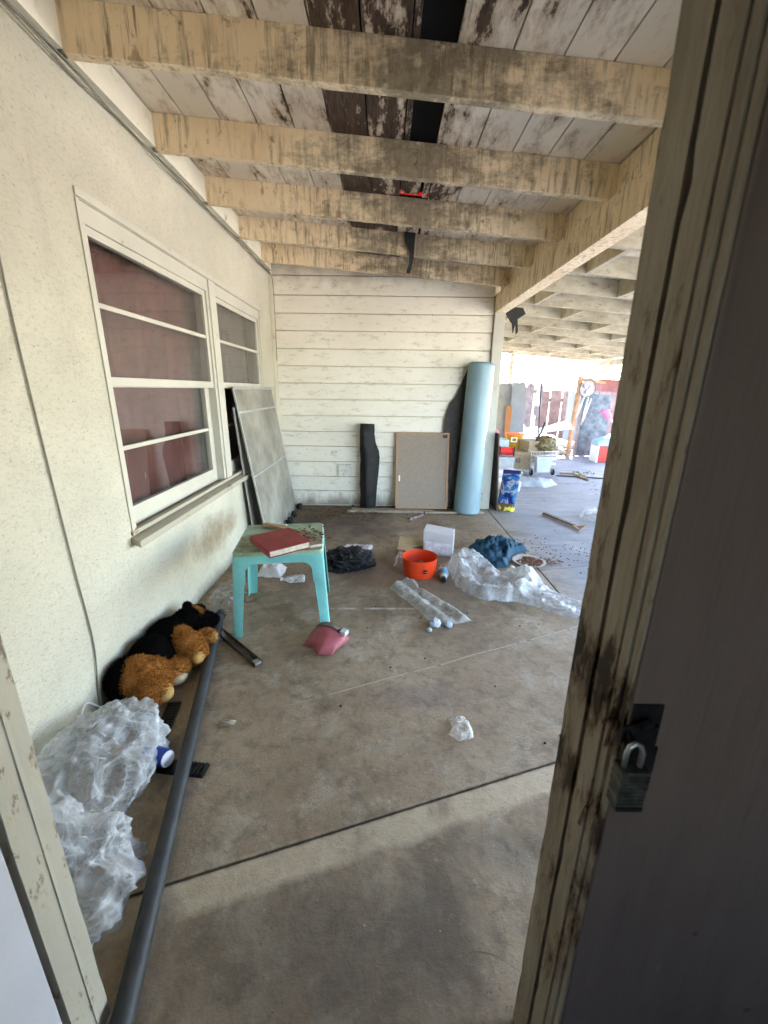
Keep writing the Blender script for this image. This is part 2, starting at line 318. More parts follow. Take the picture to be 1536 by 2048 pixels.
# ------------------------------------------------------------------ mesh builder
class MB:
    def __init__(s): s.v = []; s.f = []; s.mi = []; s.k = 0
    def add(s, vs, fs):
        o = len(s.v); s.v += [Vector(p) for p in vs]; s.f += [[i + o for i in f] for f in fs]; s.mi += [s.k] * len(fs); return s
    def box(s, x0, x1, y0, y1, z0, z1):
        return s.add([(x0, y0, z0), (x1, y0, z0), (x1, y1, z0), (x0, y1, z0), (x0, y0, z1), (x1, y0, z1), (x1, y1, z1), (x0, y1, z1)],
                     [(0, 3, 2, 1), (4, 5, 6, 7), (0, 1, 5, 4), (1, 2, 6, 5), (2, 3, 7, 6), (3, 0, 4, 7)])
    def hexa(s, p):   # eight corners, bottom four then top four
        return s.add(p, [(0, 3, 2, 1), (4, 5, 6, 7), (0, 1, 5, 4), (1, 2, 6, 5), (2, 3, 7, 6), (3, 0, 4, 7)])
    def bar(s, a, b, w, h, up=(0, 0, 1), jit=0):   # rectangular bar from a to b
        a, b = Vector(a), Vector(b); d = (b - a).normalized(); u = Vector(up); r = d.cross(u).normalized(); u = r.cross(d)
        P = []
        for c in (a, b):
            P += [c - r * w / 2 - u * h / 2, c + r * w / 2 - u * h / 2, c + r * w / 2 + u * h / 2, c - r * w / 2 + u * h / 2]
        if jit: P = [p + Vector([random.uniform(-jit, jit) for _ in range(3)]) for p in P]
        return s.add(P, [(0, 1, 2, 3), (7, 6, 5, 4), (0, 4, 5, 1), (1, 5, 6, 2), (2, 6, 7, 3), (3, 7, 4, 0)])
    def tube(s, pts, r, n=10, caps=True):
        pts = [Vector(p) for p in pts]; rs = r if isinstance(r, (list, tuple)) else [r] * len(pts)
        vs = []; fs = []; pu = None
        for i, p in enumerate(pts):
            d = (pts[min(i + 1, len(pts) - 1)] - pts[max(i - 1, 0)]).normalized()
            if pu is None: pu = d.orthogonal().normalized()
            u = (pu - d * pu.dot(d)).normalized(); pu = u; v = d.cross(u)
            for k in range(n):
                a = 2 * pi * k / n; vs.append(p + (u * cos(a) + v * sin(a)) * rs[i])
        for i in range(len(pts) - 1):
            for k in range(n): fs.append((i * n + k, i * n + (k + 1) % n, (i + 1) * n + (k + 1) % n, (i + 1) * n + k))
        if caps: fs.append(list(range(n))[::-1]); fs.append([(len(pts) - 1) * n + k for k in range(n)])
        return s.add(vs, fs)
    def lathe(s, prof, c=(0, 0, 0), n=32, axis=None, caps=False):   # prof: (radius, height)
        q = Vector((0, 0, 1)).rotation_difference(Vector(axis or (0, 0, 1))); c = Vector(c); vs = []; fs = []
        for r, z in prof:
            for k in range(n): a = 2 * pi * k / n; vs.append(c + q @ Vector((r * cos(a), r * sin(a), z)))
        for i in range(len(prof) - 1):
            for k in range(n): fs.append((i * n + k, i * n + (k + 1) % n, (i + 1) * n + (k + 1) % n, (i + 1) * n + k))
        if caps: fs.append(list(range(n))[::-1]); fs.append([(len(prof) - 1) * n + k for k in range(n)])
        return s.add(vs, fs)
    def ball(s, c, r, n=16, disp=0, ds=3, rot=None):
        c = Vector(c); r = (r, r, r) if not isinstance(r, (tuple, list)) else r; vs = []; fs = []; m = n // 2
        for i in range(m + 1):
            for k in range(n):
                a = pi * i / m; b = 2 * pi * k / n; p = Vector((sin(a) * cos(b), sin(a) * sin(b), cos(a)))
                q = 1 + (disp * noise.noise(p * ds + c * 7) if disp else 0); p = Vector((p.x * r[0] * q, p.y * r[1] * q, p.z * r[2] * q))
                if rot: p = rot @ p
                vs.append(c + p)
        for i in range(m):
            for k in range(n): fs.append((i * n + k, (i + 1) * n + k, (i + 1) * n + (k + 1) % n, i * n + (k + 1) % n))
        return s.add(vs, fs)
    def prism(s, poly, z0, z1):
        n = len(poly)
        return s.add([(x, y, z0) for x, y in poly] + [(x, y, z1) for x, y in poly],
                     [list(range(n))[::-1], [n + i for i in range(n)]] + [(i, (i + 1) % n, n + (i + 1) % n, n + i) for i in range(n)])
    def xf(s, M):
        s.v = [M @ p for p in s.v]; return s
    def build(s, name, mats, parent=None, smooth=False, bevel=0, weld=0):
        me = bpy.data.meshes.new(name); me.from_pydata([tuple(p) for p in s.v], [], s.f)
        mats = mats if isinstance(mats, (list, tuple)) else [mats]
        for q in mats: me.materials.append(q)
        me.polygons.foreach_set('material_index', s.mi)
        bm = bmesh.new(); bm.from_mesh(me)
        if weld: bmesh.ops.remove_doubles(bm, verts=bm.verts, dist=weld)
        bmesh.ops.recalc_face_normals(bm, faces=bm.faces)
        if bevel:
            es = [e for e in bm.edges if len(e.link_faces) == 2 and e.calc_face_angle(0) > 0.6]
            bmesh.ops.bevel(bm, geom=es, offset=bevel, segments=2, affect='EDGES', clamp_overlap=True, profile=0.6)
        bm.to_mesh(me); bm.free()
        if smooth:
            me.polygons.foreach_set('use_smooth', [True] * len(me.polygons))
            if smooth != 'all':
                try: me.set_sharp_from_angle(angle=radians(38))
                except Exception: pass
        me.update()
        o = bpy.data.objects.new(name, me); C.objects.link(o)
        if parent: o.parent = parent
        return o
def tag(o, label=None, cat=None, group=None, kind=None):
    if label: o['label'] = label
    if cat: o['category'] = cat
    if group: o['group'] = group
    if kind: o['kind'] = kind
    return o
def thing(name, label, cat, loc=(0, 0, 0), rz=0, group=None):
    o = bpy.data.objects.new(name, None); C.objects.link(o); o.location = loc; o.rotation_euler = (0, 0, rz); o.empty_display_size = 0.1
    return tag(o, label, cat, group)
def copy_thing(src, loc, rz=0, label=None, scale=None):
    r = src.copy(); C.objects.link(r); r.location = loc; r.rotation_euler = (0, 0, rz)
    if scale: r.scale = scale
    if label: r['label'] = label
    for ch in list(src.children):
        c = ch.copy(); C.objects.link(c); c.parent = r
    return r
def fuse(mb, voxel=0.012, smooth=8):     # melt overlapping lumps of a builder into one skin
    o = mb.build('lump', VOID); md = o.modifiers.new('r', 'REMESH'); md.mode = 'VOXEL'; md.voxel_size = voxel
    ms = o.modifiers.new('s', 'SMOOTH'); ms.iterations = smooth; ms.factor = 0.6
    dg = bpy.context.evaluated_depsgraph_get(); me = bpy.data.meshes.new_from_object(o.evaluated_get(dg))
    r = MB(); r.add([v.co.copy() for v in me.vertices], [list(p.vertices) for p in me.polygons])
    bpy.data.objects.remove(o); bpy.data.meshes.remove(me); return r
def fur(mb, n, length, width=0.0025, curl=0.6):      # short blades rooted in the skin
    tris = []; areas = []
    for f in mb.f:
        a, b, c = mb.v[f[0]], mb.v[f[1]], mb.v[f[2]]; ar = (b - a).cross(c - a).length; nn = (b - a).cross(c - a).normalized()
        tris.append((a, b, c, nn)); areas.append(ar)
    cen = sum(mb.v, Vector()) / len(mb.v)
    vs = []; fs = []
    for a, b, c, nn in random.choices(tris, areas, k=n):
        u, v = random.random(), random.random()
        if u + v > 1: u, v = 1 - u, 1 - v
        p = a + (b - a) * u + (c - a) * v
        d = (nn + Vector([random.uniform(-curl, curl) for _ in range(3)])).normalized(); sd_ = d.orthogonal().normalized()
        sd_ = Matrix.Rotation(random.uniform(0, 6.28), 3, d) @ sd_; L = length * random.uniform(0.6, 1.3)
        d2 = (d + sd_ * random.uniform(-0.8, 0.8)).normalized(); i = len(vs)
        side = d.cross(sd_) * width
        vs += [p - side - nn * 0.002, p + side - nn * 0.002, p + d * L * 0.6 + side * 0.7, p + d * L * 0.6 - side * 0.7, p + d * L * 0.6 + d2 * L * 0.5]
        fs += [(i, i + 1, i + 2, i + 3), (i + 3, i + 2, i + 4)]
    return mb.add(vs, fs)
def inside(x, y, P):
    r = False; j = len(P) - 1
    for i in range(len(P)):
        xi, yi = P[i]; xj, yj = P[j]
        if (yi > y) != (yj > y) and x < (xj - xi) * (y - yi) / (yj - yi) + xi: r = not r
        j = i
    return r
def edge_dist(x, y, P):
    best = 9
    for i in range(len(P)):
        ax, ay = P[i]; bx, by = P[(i + 1) % len(P)]; dx, dy = bx - ax, by - ay
        t = max(0, min(1, ((x - ax) * dx + (y - ay) * dy) / (dx * dx + dy * dy + 1e-12)))
        best = min(best, math.hypot(x - ax - dx * t, y - ay - dy * t))
    return best
def drape(P, H, ramp=0.06, res=0.009, ns=9, seed=0, base=0.003, ridge=0.8, wob=0.012, under=False):
    """sheet lying on the floor: outline P in metres, crumpled up to height H; H may be a function of x, y"""
    xs = [p[0] for p in P]; ys = [p[1] for p in P]; x0, y0 = min(xs), min(ys); nx = int((max(xs) - x0) / res) + 2; ny = int((max(ys) - y0) / res) + 2
    idx = {}; vs = []; fs = []
    def vert(i, j):
        if (i, j) in idx: return idx[(i, j)]
        x, y = x0 + i * res, y0 + j * res; e = edge_dist(x, y, P) if inside(x, y, P) else 0
        h = H(x, y) if callable(H) else H
        k = min(1, e / ramp); k = k * k * (3 - 2 * k)
        q = Vector((x, y, seed * 3.7)); a = 1 - abs(noise.noise(q * ns)) * 2; b = 1 - abs(noise.noise(q * ns * 2.3 + Vector((4, 4, 4)))) * 2
        z = base + h * k * (0.45 + ridge * 0.35 * a + ridge * 0.22 * b + 0.2 * noise.noise(q * ns * 0.5)) + 0.006 * (noise.noise(q * 40) + 0.5) * (0.3 + k)
        w_ = wob; x += w_ * noise.noise(q * 12 + Vector((9, 0, 0))); y += w_ * noise.noise(q * 12 + Vector((0, 9, 0)))
        idx[(i, j)] = len(vs); vs.append((x, y, max(base, z))); return idx[(i, j)]
    for i in range(nx):
        for j in range(ny):
            if inside(x0 + (i + 0.5) * res, y0 + (j + 0.5) * res, P):
                fs.append((vert(i, j), vert(i + 1, j), vert(i + 1, j + 1), vert(i, j + 1)))
    return MB().add(vs, fs)
def text_mb(body, size, M, name, mat, parent):
    cu = bpy.data.curves.new('t', 'FONT'); cu.body = body; cu.size = size; cu.align_x = 'CENTER'; cu.align_y = 'CENTER'; cu.extrude = 0.0008
    o = bpy.data.objects.new('t', cu); C.objects.link(o); dg = bpy.context.evaluated_depsgraph_get()
    me = bpy.data.meshes.new_from_object(o.evaluated_get(dg)); bpy.data.objects.remove(o)
    mb = MB().add([M @ v.co for v in me.vertices], [list(p.vertices) for p in me.polygons]); return mb.build(name, mat, parent)

# ================================================================== ground and slabs
def slab(name, poly, z=0.0, th=0.05):
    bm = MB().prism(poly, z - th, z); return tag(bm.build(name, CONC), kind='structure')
GROUND = plain('packed dirt', (0.16, 0.13, 0.10), 0.9, 0.3, 2, 0.4)
tag(MB().box(-60, 60, -30, 90, -0.3, -0.055).build('ground', GROUND), kind='structure')
yA = lambda x, o=0: 0.785 + 0.3262 * (x + 0.795) + o
g = 0.0045
slab('floor_slab', [(-1.4, -3.2), (1.279, -3.2), (1.279, yA(1.279, -g)), (-1.4, yA(-1.4, -g))])
slab('floor_slab', [(-1.4, yA(-1.4, g)), (1.279, yA(1.279, g)), (1.279, 5.3), (-1.4, 5.3)])
yD = lambda x, o=0: 3.088 + 0.21 * (x - 1.3) + o
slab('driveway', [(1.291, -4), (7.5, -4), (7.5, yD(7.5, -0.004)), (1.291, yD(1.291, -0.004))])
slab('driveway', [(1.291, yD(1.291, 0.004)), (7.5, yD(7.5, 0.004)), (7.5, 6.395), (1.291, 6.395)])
BOUNCE_GROUND = plain('pale bounce concrete', (0.50, 0.46, 0.40), 0.85, 0.15, 2, 0.3)
tag(MB().box(7.51, 30, -12, 30, -0.05, 0.0).box(1.291, 7.5, -12, -4.01, -0.05, 0).build('yard', BOUNCE_GROUND), kind='structure')  # unseen pale ground, added to bounce sunlight in under the roofs
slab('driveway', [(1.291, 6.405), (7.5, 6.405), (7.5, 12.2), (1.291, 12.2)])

# ================================================================== stucco house with its windows
house = thing('stucco_house', 'cream stucco house wall with two painted sash windows along the left', 'house')
T = 2.95; X0, X1 = -1.40, -1.25
WY0, WY1, WZ0, WZ1 = 1.95, 4.45, 0.655, 2.13
wb = MB()
wb.box(X0, X1, -3.2, WY0, -0.1, T); wb.box(X0, X1, WY1, 4.95, -0.1, T); wb.box(X0, X1, WY0, WY1, -0.1, WZ0); wb.box(X0, X1, WY0, WY1, WZ1, T)
wb.box(-4.2, -4.1, -3.2, 9.0, -0.1, T); wb.box(-4.1, X0, 5.0, 5.1, -0.1, T); wb.box(-4.1, X0, -3.2, -3.1, -0.1, T)
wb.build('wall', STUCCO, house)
MB().box(-4.4, -1.2, -3.4, 9.2, T, T + 0.12).build('roof', BLACKP, house)
MB().box(-4.1, X0, -3.1, 5.0, -0.08, -0.02).build('room_floor', DKWOOD, house)
def window(y0, y1, raised, open_gap=False):
    fr = MB()      # fixed frame: head, stiles, meeting line
    d0, d1 = -1.345, -1.256
    fr.box(d0, d1, y0, y1, 2.05, WZ1); fr.box(d0, d1, y0, y0 + 0.035, 0.70, 2.05); fr.box(d0, d1, y1 - 0.035, y1, 0.70, 2.05)
    w_ = fr.build('window', SASH, house, bevel=0.003)
    a, b = y0 + 0.035, y1 - 0.035
    up = MB(); x0, x1 = -1.300, -1.268
    up.box(x0, x1, a, a + 0.012, 1.40, 2.05); up.box(x0, x1, b - 0.04, b, 1.40, 2.05); up.box(x0, x1, a + 0.012, b - 0.04, 2.015, 2.05)
    up.box(x0, x1, a + 0.012, b - 0.04, 1.40, 1.443); up.box(x0 + 0.004, x1 - 0.004, a + 0.012, b - 0.04, 1.735, 1.757)
    up.build('sash', SASH, w_, bevel=0.002)
    MB().box(-1.287, -1.283, a + 0.005, b - 0.03, 1.43, 2.03).build('pane', GLASS, w_)
    lo = MB(); x0, x1 = -1.342, -1.310; dz = 0.0
    lo.box(x0, x1, a, a + 0.02, 0.70, 1.43); lo.box(x0, x1, b - 0.07, b, 0.70, 1.43); lo.box(x0, x1, a + 0.02, b - 0.07, 0.70, 0.80)
    lo.box(x0, x1, a + 0.02, b - 0.07, 1.396, 1.43); lo.box(x0 + 0.004, x1 - 0.004, a + 0.02, b - 0.07, 1.09, 1.112)
    lo.build('sash', SASH, w_, bevel=0.002)
    if not open_gap: MB().box(-1.328, -1.324, a + 0.01, b - 0.06, 0.79, 1.41).build('pane', GLASS, w_)
    return w_
window(WY0, 3.225, 0); window(3.33, WY1, 0, True)
MB().box(-1.345, -1.246, 3.2255, 3.3295, 0.70, WZ1).build('mullion', SASH, house, bevel=0.003)
tr = MB(); tr.box(-1.2495, -1.241, WY0 - 0.02, WY1 + 0.03, WZ1 + 0.004, WZ1 + 0.035); tr.box(-1.2495, -1.243, WY0 - 0.022, WY0 - 0.003, 0.70, WZ1)
tr.build('window_trim', SASH, house)
si = MB(); si.hexa([(-1.345, WY0 + .002, 0.664), (-1.19, WY0 - 0.06, 0.636), (-1.19, WY1, 0.636), (-1.345, WY1 - .002, 0.664),
                    (-1.345, WY0 + .002, 0.699), (-1.19, WY0 - 0.06, 0.672), (-1.19, WY1, 0.672), (-1.345, WY1 - .002, 0.699)])
si.box(-1.262, -1.236, WY0 - .03, WY1 - .01, 0.69, 0.712)
si.build('window_sill', mat_cream('weathered sill paint', (0.42, 0.38, 0.29), 0.56, (0.20, 0.15, 0.10), (1, 0.5, 1)), house, bevel=0.004)
# curtain behind the near window
CURT = plain('red brown curtain', (0.15, 0.058, 0.05), 0.9, 0.2, 5, 0.2)
cm = MB(); n = 120; vs = []; fs = []
for i in range(n + 1):
    y = 1.80 + 1.75 * i / n; x = -1.405 + 0.007 * sin(y * 21) + 0.003 * sin(y * 57 + 1)
    vs += [(x, y, 0.55), (x * 1.0 + 0.003 * sin(y * 30), y, 2.06)]
for i in range(n): fs.append((2 * i, 2 * i + 2, 2 * i + 3, 2 * i + 1))
tag(cm.add(vs, fs).build('curtain', CURT, smooth='all'), 'red brown curtain hanging behind the near window', 'curtain')
cm2 = MB(); vs = []; fs = []
for i in range(61):
    y = 3.60 + 0.95 * i / 60; x = -1.41 + 0.015 * sin(y * 38)
    vs += [(x, y, 1.42), (x, y, 2.1)]
for i in range(60): fs.append((2 * i, 2 * i + 2, 2 * i + 3, 2 * i + 1))
tag(cm2.add(vs, fs).build('curtain', plain('grey curtain', (0.16, 0.13, 0.11), 0.9, 0.2, 5), smooth='all'), 'short grey curtain behind the upper half of the far window', 'curtain')

# ================================================================== garage end wall of lapped siding
gar = thing('garage', 'cream painted garage wall of horizontal lap siding closing the back of the porch', 'garage')
zs = [0.015, 0.198, 0.375, 0.557, 0.743, 0.916, 1.099, 1.28, 1.46, 1.644, 1.826, 2.012, 2.189, 2.369, 2.56, 2.76]
sb = MB()
for a, b in zip(zs[:-1], zs[1:]):
    o0, o1 = random.uniform(-.001, .001), random.uniform(-.001, .001)
    sb.hexa([(-1.249, 4.928 + o0, a + 0.010), (1.19, 4.928 + o1, a + 0.010), (1.19, 4.97, a + 0.010), (-1.249, 4.97, a + 0.010),
             (-1.249, 4.942 + o0, b), (1.19, 4.942 + o1, b), (1.19, 4.97, b), (-1.249, 4.97, b)])
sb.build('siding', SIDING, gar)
MB().box(-1.249, 1.30, 4.971, 9.3, -0.1, 2.62).build('body', CREAM, gar)
MB().box(-1.4, 1.315, 4.99, 9.4, 2.80, 2.86).build('roof', BLACKP, gar)
MB().box(-1.249, -1.215, 4.905, 4.927, 0.0, 2.60).build('corner_trim', CREAM, gar)
for x, z in [(0.52, 2.19), (0.0, 1.99), (0.55, 1.93), (0.82, 1.93), (0.5, 1.33), (-0.75, 1.37), (-0.62, 0.66), (0.0, 1.46)]:
    MB().tube([(x, 4.94, z), (x - .004, 4.905, z + .004)], 0.003, 6).build('nail', RUST, gar)
o = MB().box(-0.545, -0.40, 4.905, 4.927, 0.385, 0.535); o.build('outlet_cover', plain('grimy white plate', (0.66, 0.63, 0.55), 0.5, 0.1, 20, 0.1, dirt=0.5), gar, bevel=0.004)

# ================================================================== porch roof
SL = 0.08
dz = lambda x: 2.76 - SL * (x + 1.25)       # underside of the deck
proof = thing('porch_roof', 'peeling cream porch roof of rafters and rotten deck boards', 'roof')
def plank(mb, xa, xb, ya, yb, up=0.0, th=0.02, tip=0.0):
    mb.hexa([(xa, ya, dz(xa) + up), (xb, ya, dz(xb) + up), (xb, yb, dz(xb) + up + tip), (xa, yb, dz(xa) + up + tip),
             (xa, ya, dz(xa) + up + th), (xb, ya, dz(xb) + up + th), (xb, yb, dz(xb) + up + th + tip), (xa, yb, dz(xa) + up + th + tip)])
dk = MB(); edges = [-1.248] + [-1.05 + 0.19 * k for k in range(13)] + [1.32]
for a, b in zip(edges[:-1], edges[1:]):
    if 0.05 < a < 0.12:
        plank(dk, a + .004, b - .02, 3.45, 4.96); plank(dk, a + .004, a + 0.125, 2.72, 3.222, 0.004); plank(dk, a + 0.15, b - .004, 3.0, 3.255, 0.004)
        continue
    up = random.uniform(0, 0.003); plank(dk, a + 0.0025, b - 0.0045, 0.59, 2.60 if a < -0.2 and a > -0.3 else 4.96, up)
    if a < -0.2 and a > -0.3: plank(dk, a + 0.0025, b - 0.0025, 2.605, 4.96, up + 0.002)
dk.build('deck_board', DECK, proof)
rf = MB(); plank(rf, -1.30, 0.06, 0.45, 4.985, 0.034, 0.02); plank(rf, 0.06, 0.33, 0.45, 3.31, 0.055, 0.01); plank(rf, 0.06, 0.33, 3.365, 4.985, 0.045, 0.01); plank(rf, 0.33, 1.32, 0.45, 4.985, 0.034, 0.02)
rf.build('roofing', VOID, proof)
plank(q := MB(), 0.093, 0.118, 0.7, 2.715, 0.006, 0.016); q.build('deck_board', DECK, proof); plank(q := MB(), 0.262, 0.283, 1.2, 2.95, 0.004, 0.018); q.build('deck_board', DECK, proof)
tt = NT('red shingle edge', 0.6); tt.base((0.7, 0.08, 0.05)); tl = tt.n.new('ShaderNodeBsdfTranslucent'); tl.inputs[0].default_value = (0.16, 0.02, 0.012, 1)
tt.L(tl.outputs[0], tt.n['Material Output'].inputs[0])
plank(rf := MB(), 0.02, 0.38, 3.15, 3.85, 0.09, 0.002); rf.build('shingle', tt.m, proof)
def rafter_mb(y, xa, xb, t_=0.042, n=26):
    mb = MB(); vs = []; fs = []
    for i in range(n + 1):
        x = xa + (xb - xa) * i / n; s = 0.004 * noise.noise(Vector((x * 1.5, y * 3, 0))); ch = 0.004 * max(0, noise.noise(Vector((x * 14, y * 5, 2))))
        zb = dz(x) - 0.16 + ch; zt = dz(x) - 0.0005
        vs += [(x, y + s, zb), (x, y + t_ + s, zb), (x, y + t_ + s, zt), (x, y + s, zt)]
    for i in range(n):
        for k in range(4): fs.append((4 * i + k, 4 * i + (k + 1) % 4, 4 * i + 4 + (k + 1) % 4, 4 * i + 4 + k))
    fs += [(0, 1, 2, 3), (4 * n + 3, 4 * n + 2, 4 * n + 1, 4 * n)]
    return mb.add(vs, fs)
RY = [0.66 + 0.65 * k for k in range(7)]
for y in RY: rafter_mb(y, -1.214, 1.318).build('rafter', RAFTER, proof)
for ya, yb in zip([0.585] + [y + 0.042 for y in RY], RY + [4.90]):
    if yb - ya > 0.1 or yb == 4.90:
        MB().box(-1.2495, -1.214, ya + .001, yb - .001, 2.605, 2.752).build('ledger_board', CREAM, proof)
        MB().box(1.235, 1.272, ya + .001, yb - .001, 2.402, 2.556).build('blocking', RAFTER, proof)
MB().box(1.20, 1.32, 0.58, 5.05, 2.222, 2.400).build('beam', RAFTER, proof, bevel=0.003)
MB().box(1.193, 1.31, 4.885, 4.99, 0.0, 2.221).build('post', mat_cream('post paint', (0.46, 0.44, 0.37), 0.60, (0.20, 0.15, 0.10), (1, 1, 0.4)), proof, bevel=0.004)
fs_ = MB(); vs = []; fs = []
for i, (x, z, w_) in enumerate([(0.20, 2.70, 0.095), (0.20, 2.60, 0.075), (0.215, 2.52, 0.04), (0.21, 2.44, 0.03), (0.198, 2.40, 0.036), (0.188, 2.365, 0.03)]):
    y = 3.885 - 0.01 * sin(i * 1.3); z = 1.4 + (z - 1.4) * 0.978; vs += [(x - w_ / 2, y, z), (x + w_ / 2, y + 0.01, z), (x + w_ / 2, y + 0.016, z), (x - w_ / 2, y + 0.006, z)]
for i in range(5):
    for k in range(4): fs.append((4 * i + k, 4 * i + (k + 1) % 4, 4 * i + 4 + (k + 1) % 4, 4 * i + 4 + k))
fs += [(0, 3, 2, 1), (20, 21, 22, 23)]
tag(fs_.add(vs, fs).build('felt_strip', BLACKP), 'torn black felt strip hanging from the leaking deck', 'felt strip')

# ================================================================== carport roof
car = thing('carport_roof', 'long pale carport roof of slanting rafters and staggered blocking', 'carport')
d2 = MB(); e2 = [1.321 + 0.19 * k for k in range(21)]
for a, b in zip(e2[:-1], e2[1:]): plank(d2, a + .0025, b - .0025, 1.0, 10.62)
d2.build('deck_board', DECK2, car)
MB().hexa([(1.321, 0.95, dz(1.321) + .03), (5.2, 0.95, dz(5.2) + .03), (5.2, 10.7, dz(5.2) + .03), (1.321, 10.7, dz(1.321) + .03),
           (1.321, 0.95, dz(1.321) + .05), (5.2, 0.95, dz(5.2) + .05), (5.2, 10.7, dz(5.2) + .05), (1.321, 10.7, dz(1.321) + .05)]).build('roofing', VOID, car)
CY = [0.66 + 0.65 * k for k in range(1, 16)]
CRAFT = mat_carport()
for y in CY: rafter_mb(y, 1.3195, 5.1, 0.04, 12).build('rafter', CRAFT, car)
for i, (ya, yb) in enumerate(zip(CY[:-1], CY[1:])):
    for x in ((1.70, 3.0, 4.3) if i % 2 else (2.32, 3.65, 4.9)):
        x += random.uniform(-.03, .03)
        MB().box(x, x + 0.04, ya + 0.041, yb - 0.001, dz(x + .04) - 0.158, dz(x + .04) - 0.001).build('blocking', CRAFT, car)
MB().box(5.0, 5.1, 1.0, 10.62, 1.985, 2.099).build('beam', CRAFT, car)
for p in ((5.0, 10.5), (5.0, 5.5), (5.0, 1.0)): MB().box(p[0], p[0] + .1, p[1], p[1] + .1, 0, 1.984).build('post', CRAFT, car)
MB().box(3.00, 3.085, 10.42, 10.50, 0, dz(3.04) - 0.163).build('post', CRAFT, car)
hf = MB(); vs = []
hf.add([(1.40, 5.30, 2.36), (1.62, 5.30, 2.34), (1.66, 5.31, 2.28), (1.57, 5.31, 2.22), (1.585, 5.30, 2.08), (1.56, 5.30, 2.05), (1.545, 5.30, 2.16), (1.525, 5.31, 2.06), (1.505, 5.31, 2.17), (1.42, 5.30, 2.27), (1.40, 5.30, 2.22)],
       [(0, 1, 2, 3, 9), (3, 4, 5, 6, 8, 9), (6, 7, 8), (0, 9, 10)])
hf.v += [p + Vector((0, .006, 0)) for p in hf.v]; hf.f += [[i + 11 for i in f][::-1] for f in hf.f]; hf.mi = [0] * len(hf.f)
tag(hf.build('felt_scrap', BLACKP), 'ragged black felt scrap dangling under the carport beside the white post', 'felt scrap')

# ================================================================== doorway, dark room behind the camera
ROOM = plain('room plaster', (0.30, 0.27, 0.23), 0.9, 0.1, 3)
def struct(n, mb, m): return tag(mb.build(n, m), kind='structure')
fw = MB(); fw.box(-1.249, -0.664, 0.49, 0.575, -0.05, 2.9); fw.box(0.364, 1.33, 0.49, 0.575, -0.05, 2.9); fw.box(-0.664, 0.364, 0.49, 0.575, 2.10, 2.9)
struct('front_wall', fw, STUCCO)
rm = MB(); rm.box(1.35, 1.45, -3.0, 0.575, 0, 2.9); rm.box(-1.24, 1.35, -3.1, -3.0, 0, 0.9); rm.box(-1.24, 1.35, -3.1, -3.0, 2.1, 2.9); rm.box(-1.24, -0.2, -3.1, -3.0, 0.9, 2.1); rm.box(0.6, 1.35, -3.1, -3.0, 0.9, 2.1)  # opening in the unseen rear wall added to let sky light reach the door
struct('room_wall', rm, ROOM); struct('room_ceiling', MB().box(-1.24, 1.35, -3.0, 0.485, 2.5, 2.6), ROOM)
struct('room_wall', MB().box(-1.248, -1.20, -3.0, 0.485, 0.0, 2.5), ROOM)
df = thing('door_frame', 'worn cream door frame around the dark doorway in the foreground', 'door frame')
def rough_post(pts, z0, z1, n=60, amp=0.0012, seed=0):   # vertical moulding whose section is pts, edges chipped a little
    mb = MB(); vs = []; fs = []; m_ = len(pts)
    cx = sum(p[0] for p in pts) / m_; cy = sum(p[1] for p in pts) / m_
    for i in range(n + 1):
        z = z0 + (z1 - z0) * i / n
        for k, (x, y) in enumerate(pts):
            q = noise.noise(Vector((k * 5 + seed, z * 9, 0))) + noise.noise(Vector((k * 5 + seed, z * 37, 4))) * .6
            c = max(0, q - 0.25) * amp * 6 + q * amp; vs.append((x + (cx - x) * c * 12, y + (cy - y) * c * 12, z))
    for i in range(n):
        for k in range(m_): fs.append((i * m_ + k, i * m_ + (k + 1) % m_, (i + 1) * m_ + (k + 1) % m_, (i + 1) * m_ + k))
    fs += [list(range(m_))[::-1], [n * m_ + k for k in range(m_)]]
    return mb.add(vs, fs)
rough_post([(0.317, 0.582), (0.317, 0.5235), (0.36, 0.5235), (0.36, 0.582)], 0, 2.1, amp=0.002).build('jamb', JAMB, df)
rough_post([(0.3165, 0.5115), (0.3165, 0.474), (0.3205, 0.473), (0.3205, 0.4695), (0.3175, 0.4685), (0.3175, 0.455), (0.3225, 0.4525), (0.3225, 0.4505), (0.3195, 0.4485), (0.3195, 0.438), (0.3232, 0.438), (0.3232, 0.478), (0.365, 0.478), (0.365, 0.5115)], 0, 2.1, seed=3, amp=0.002).build('door_stop', JAMB, df)
MB().box(0.335, 0.36, 0.5116, 0.5234, 0, 2.1).build('gap_strip', VOID, df)
JAMBL = mat_cream('flaking left jamb paint', (0.36, 0.335, 0.27), 0.55, (0.14, 0.11, 0.08), (3, 3, 1.2))
rough_post([(-0.62, 0.582), (-0.66, 0.582), (-0.66, 0.5005), (-0.62, 0.5005)], 0, 2.1, seed=8, amp=0.003).build('jamb', JAMBL, df)
rough_post([(-0.6185, 0.553), (-0.6195, 0.553), (-0.6195, 0.545), (-0.6175, 0.545)], 0, 2.1, seed=9).build('jamb_bead', JAMBL, df)
MB().box(-0.66, -0.640, 0.4865, 0.5, 0, 2.1).build('gap_strip', VOID, df)
MB().box(-0.66, 0.36, 0.50, 0.582, 2.101, 2.14).build('head', JAMBL, df)
MB().box(-0.664, -0.6185, 0.10, 0.486, 0, 2.14).build('casing', plain('white door casing', (0.40, 0.40, 0.43), 0.5, 0.05, 5, 0.1), df, bevel=0.003)
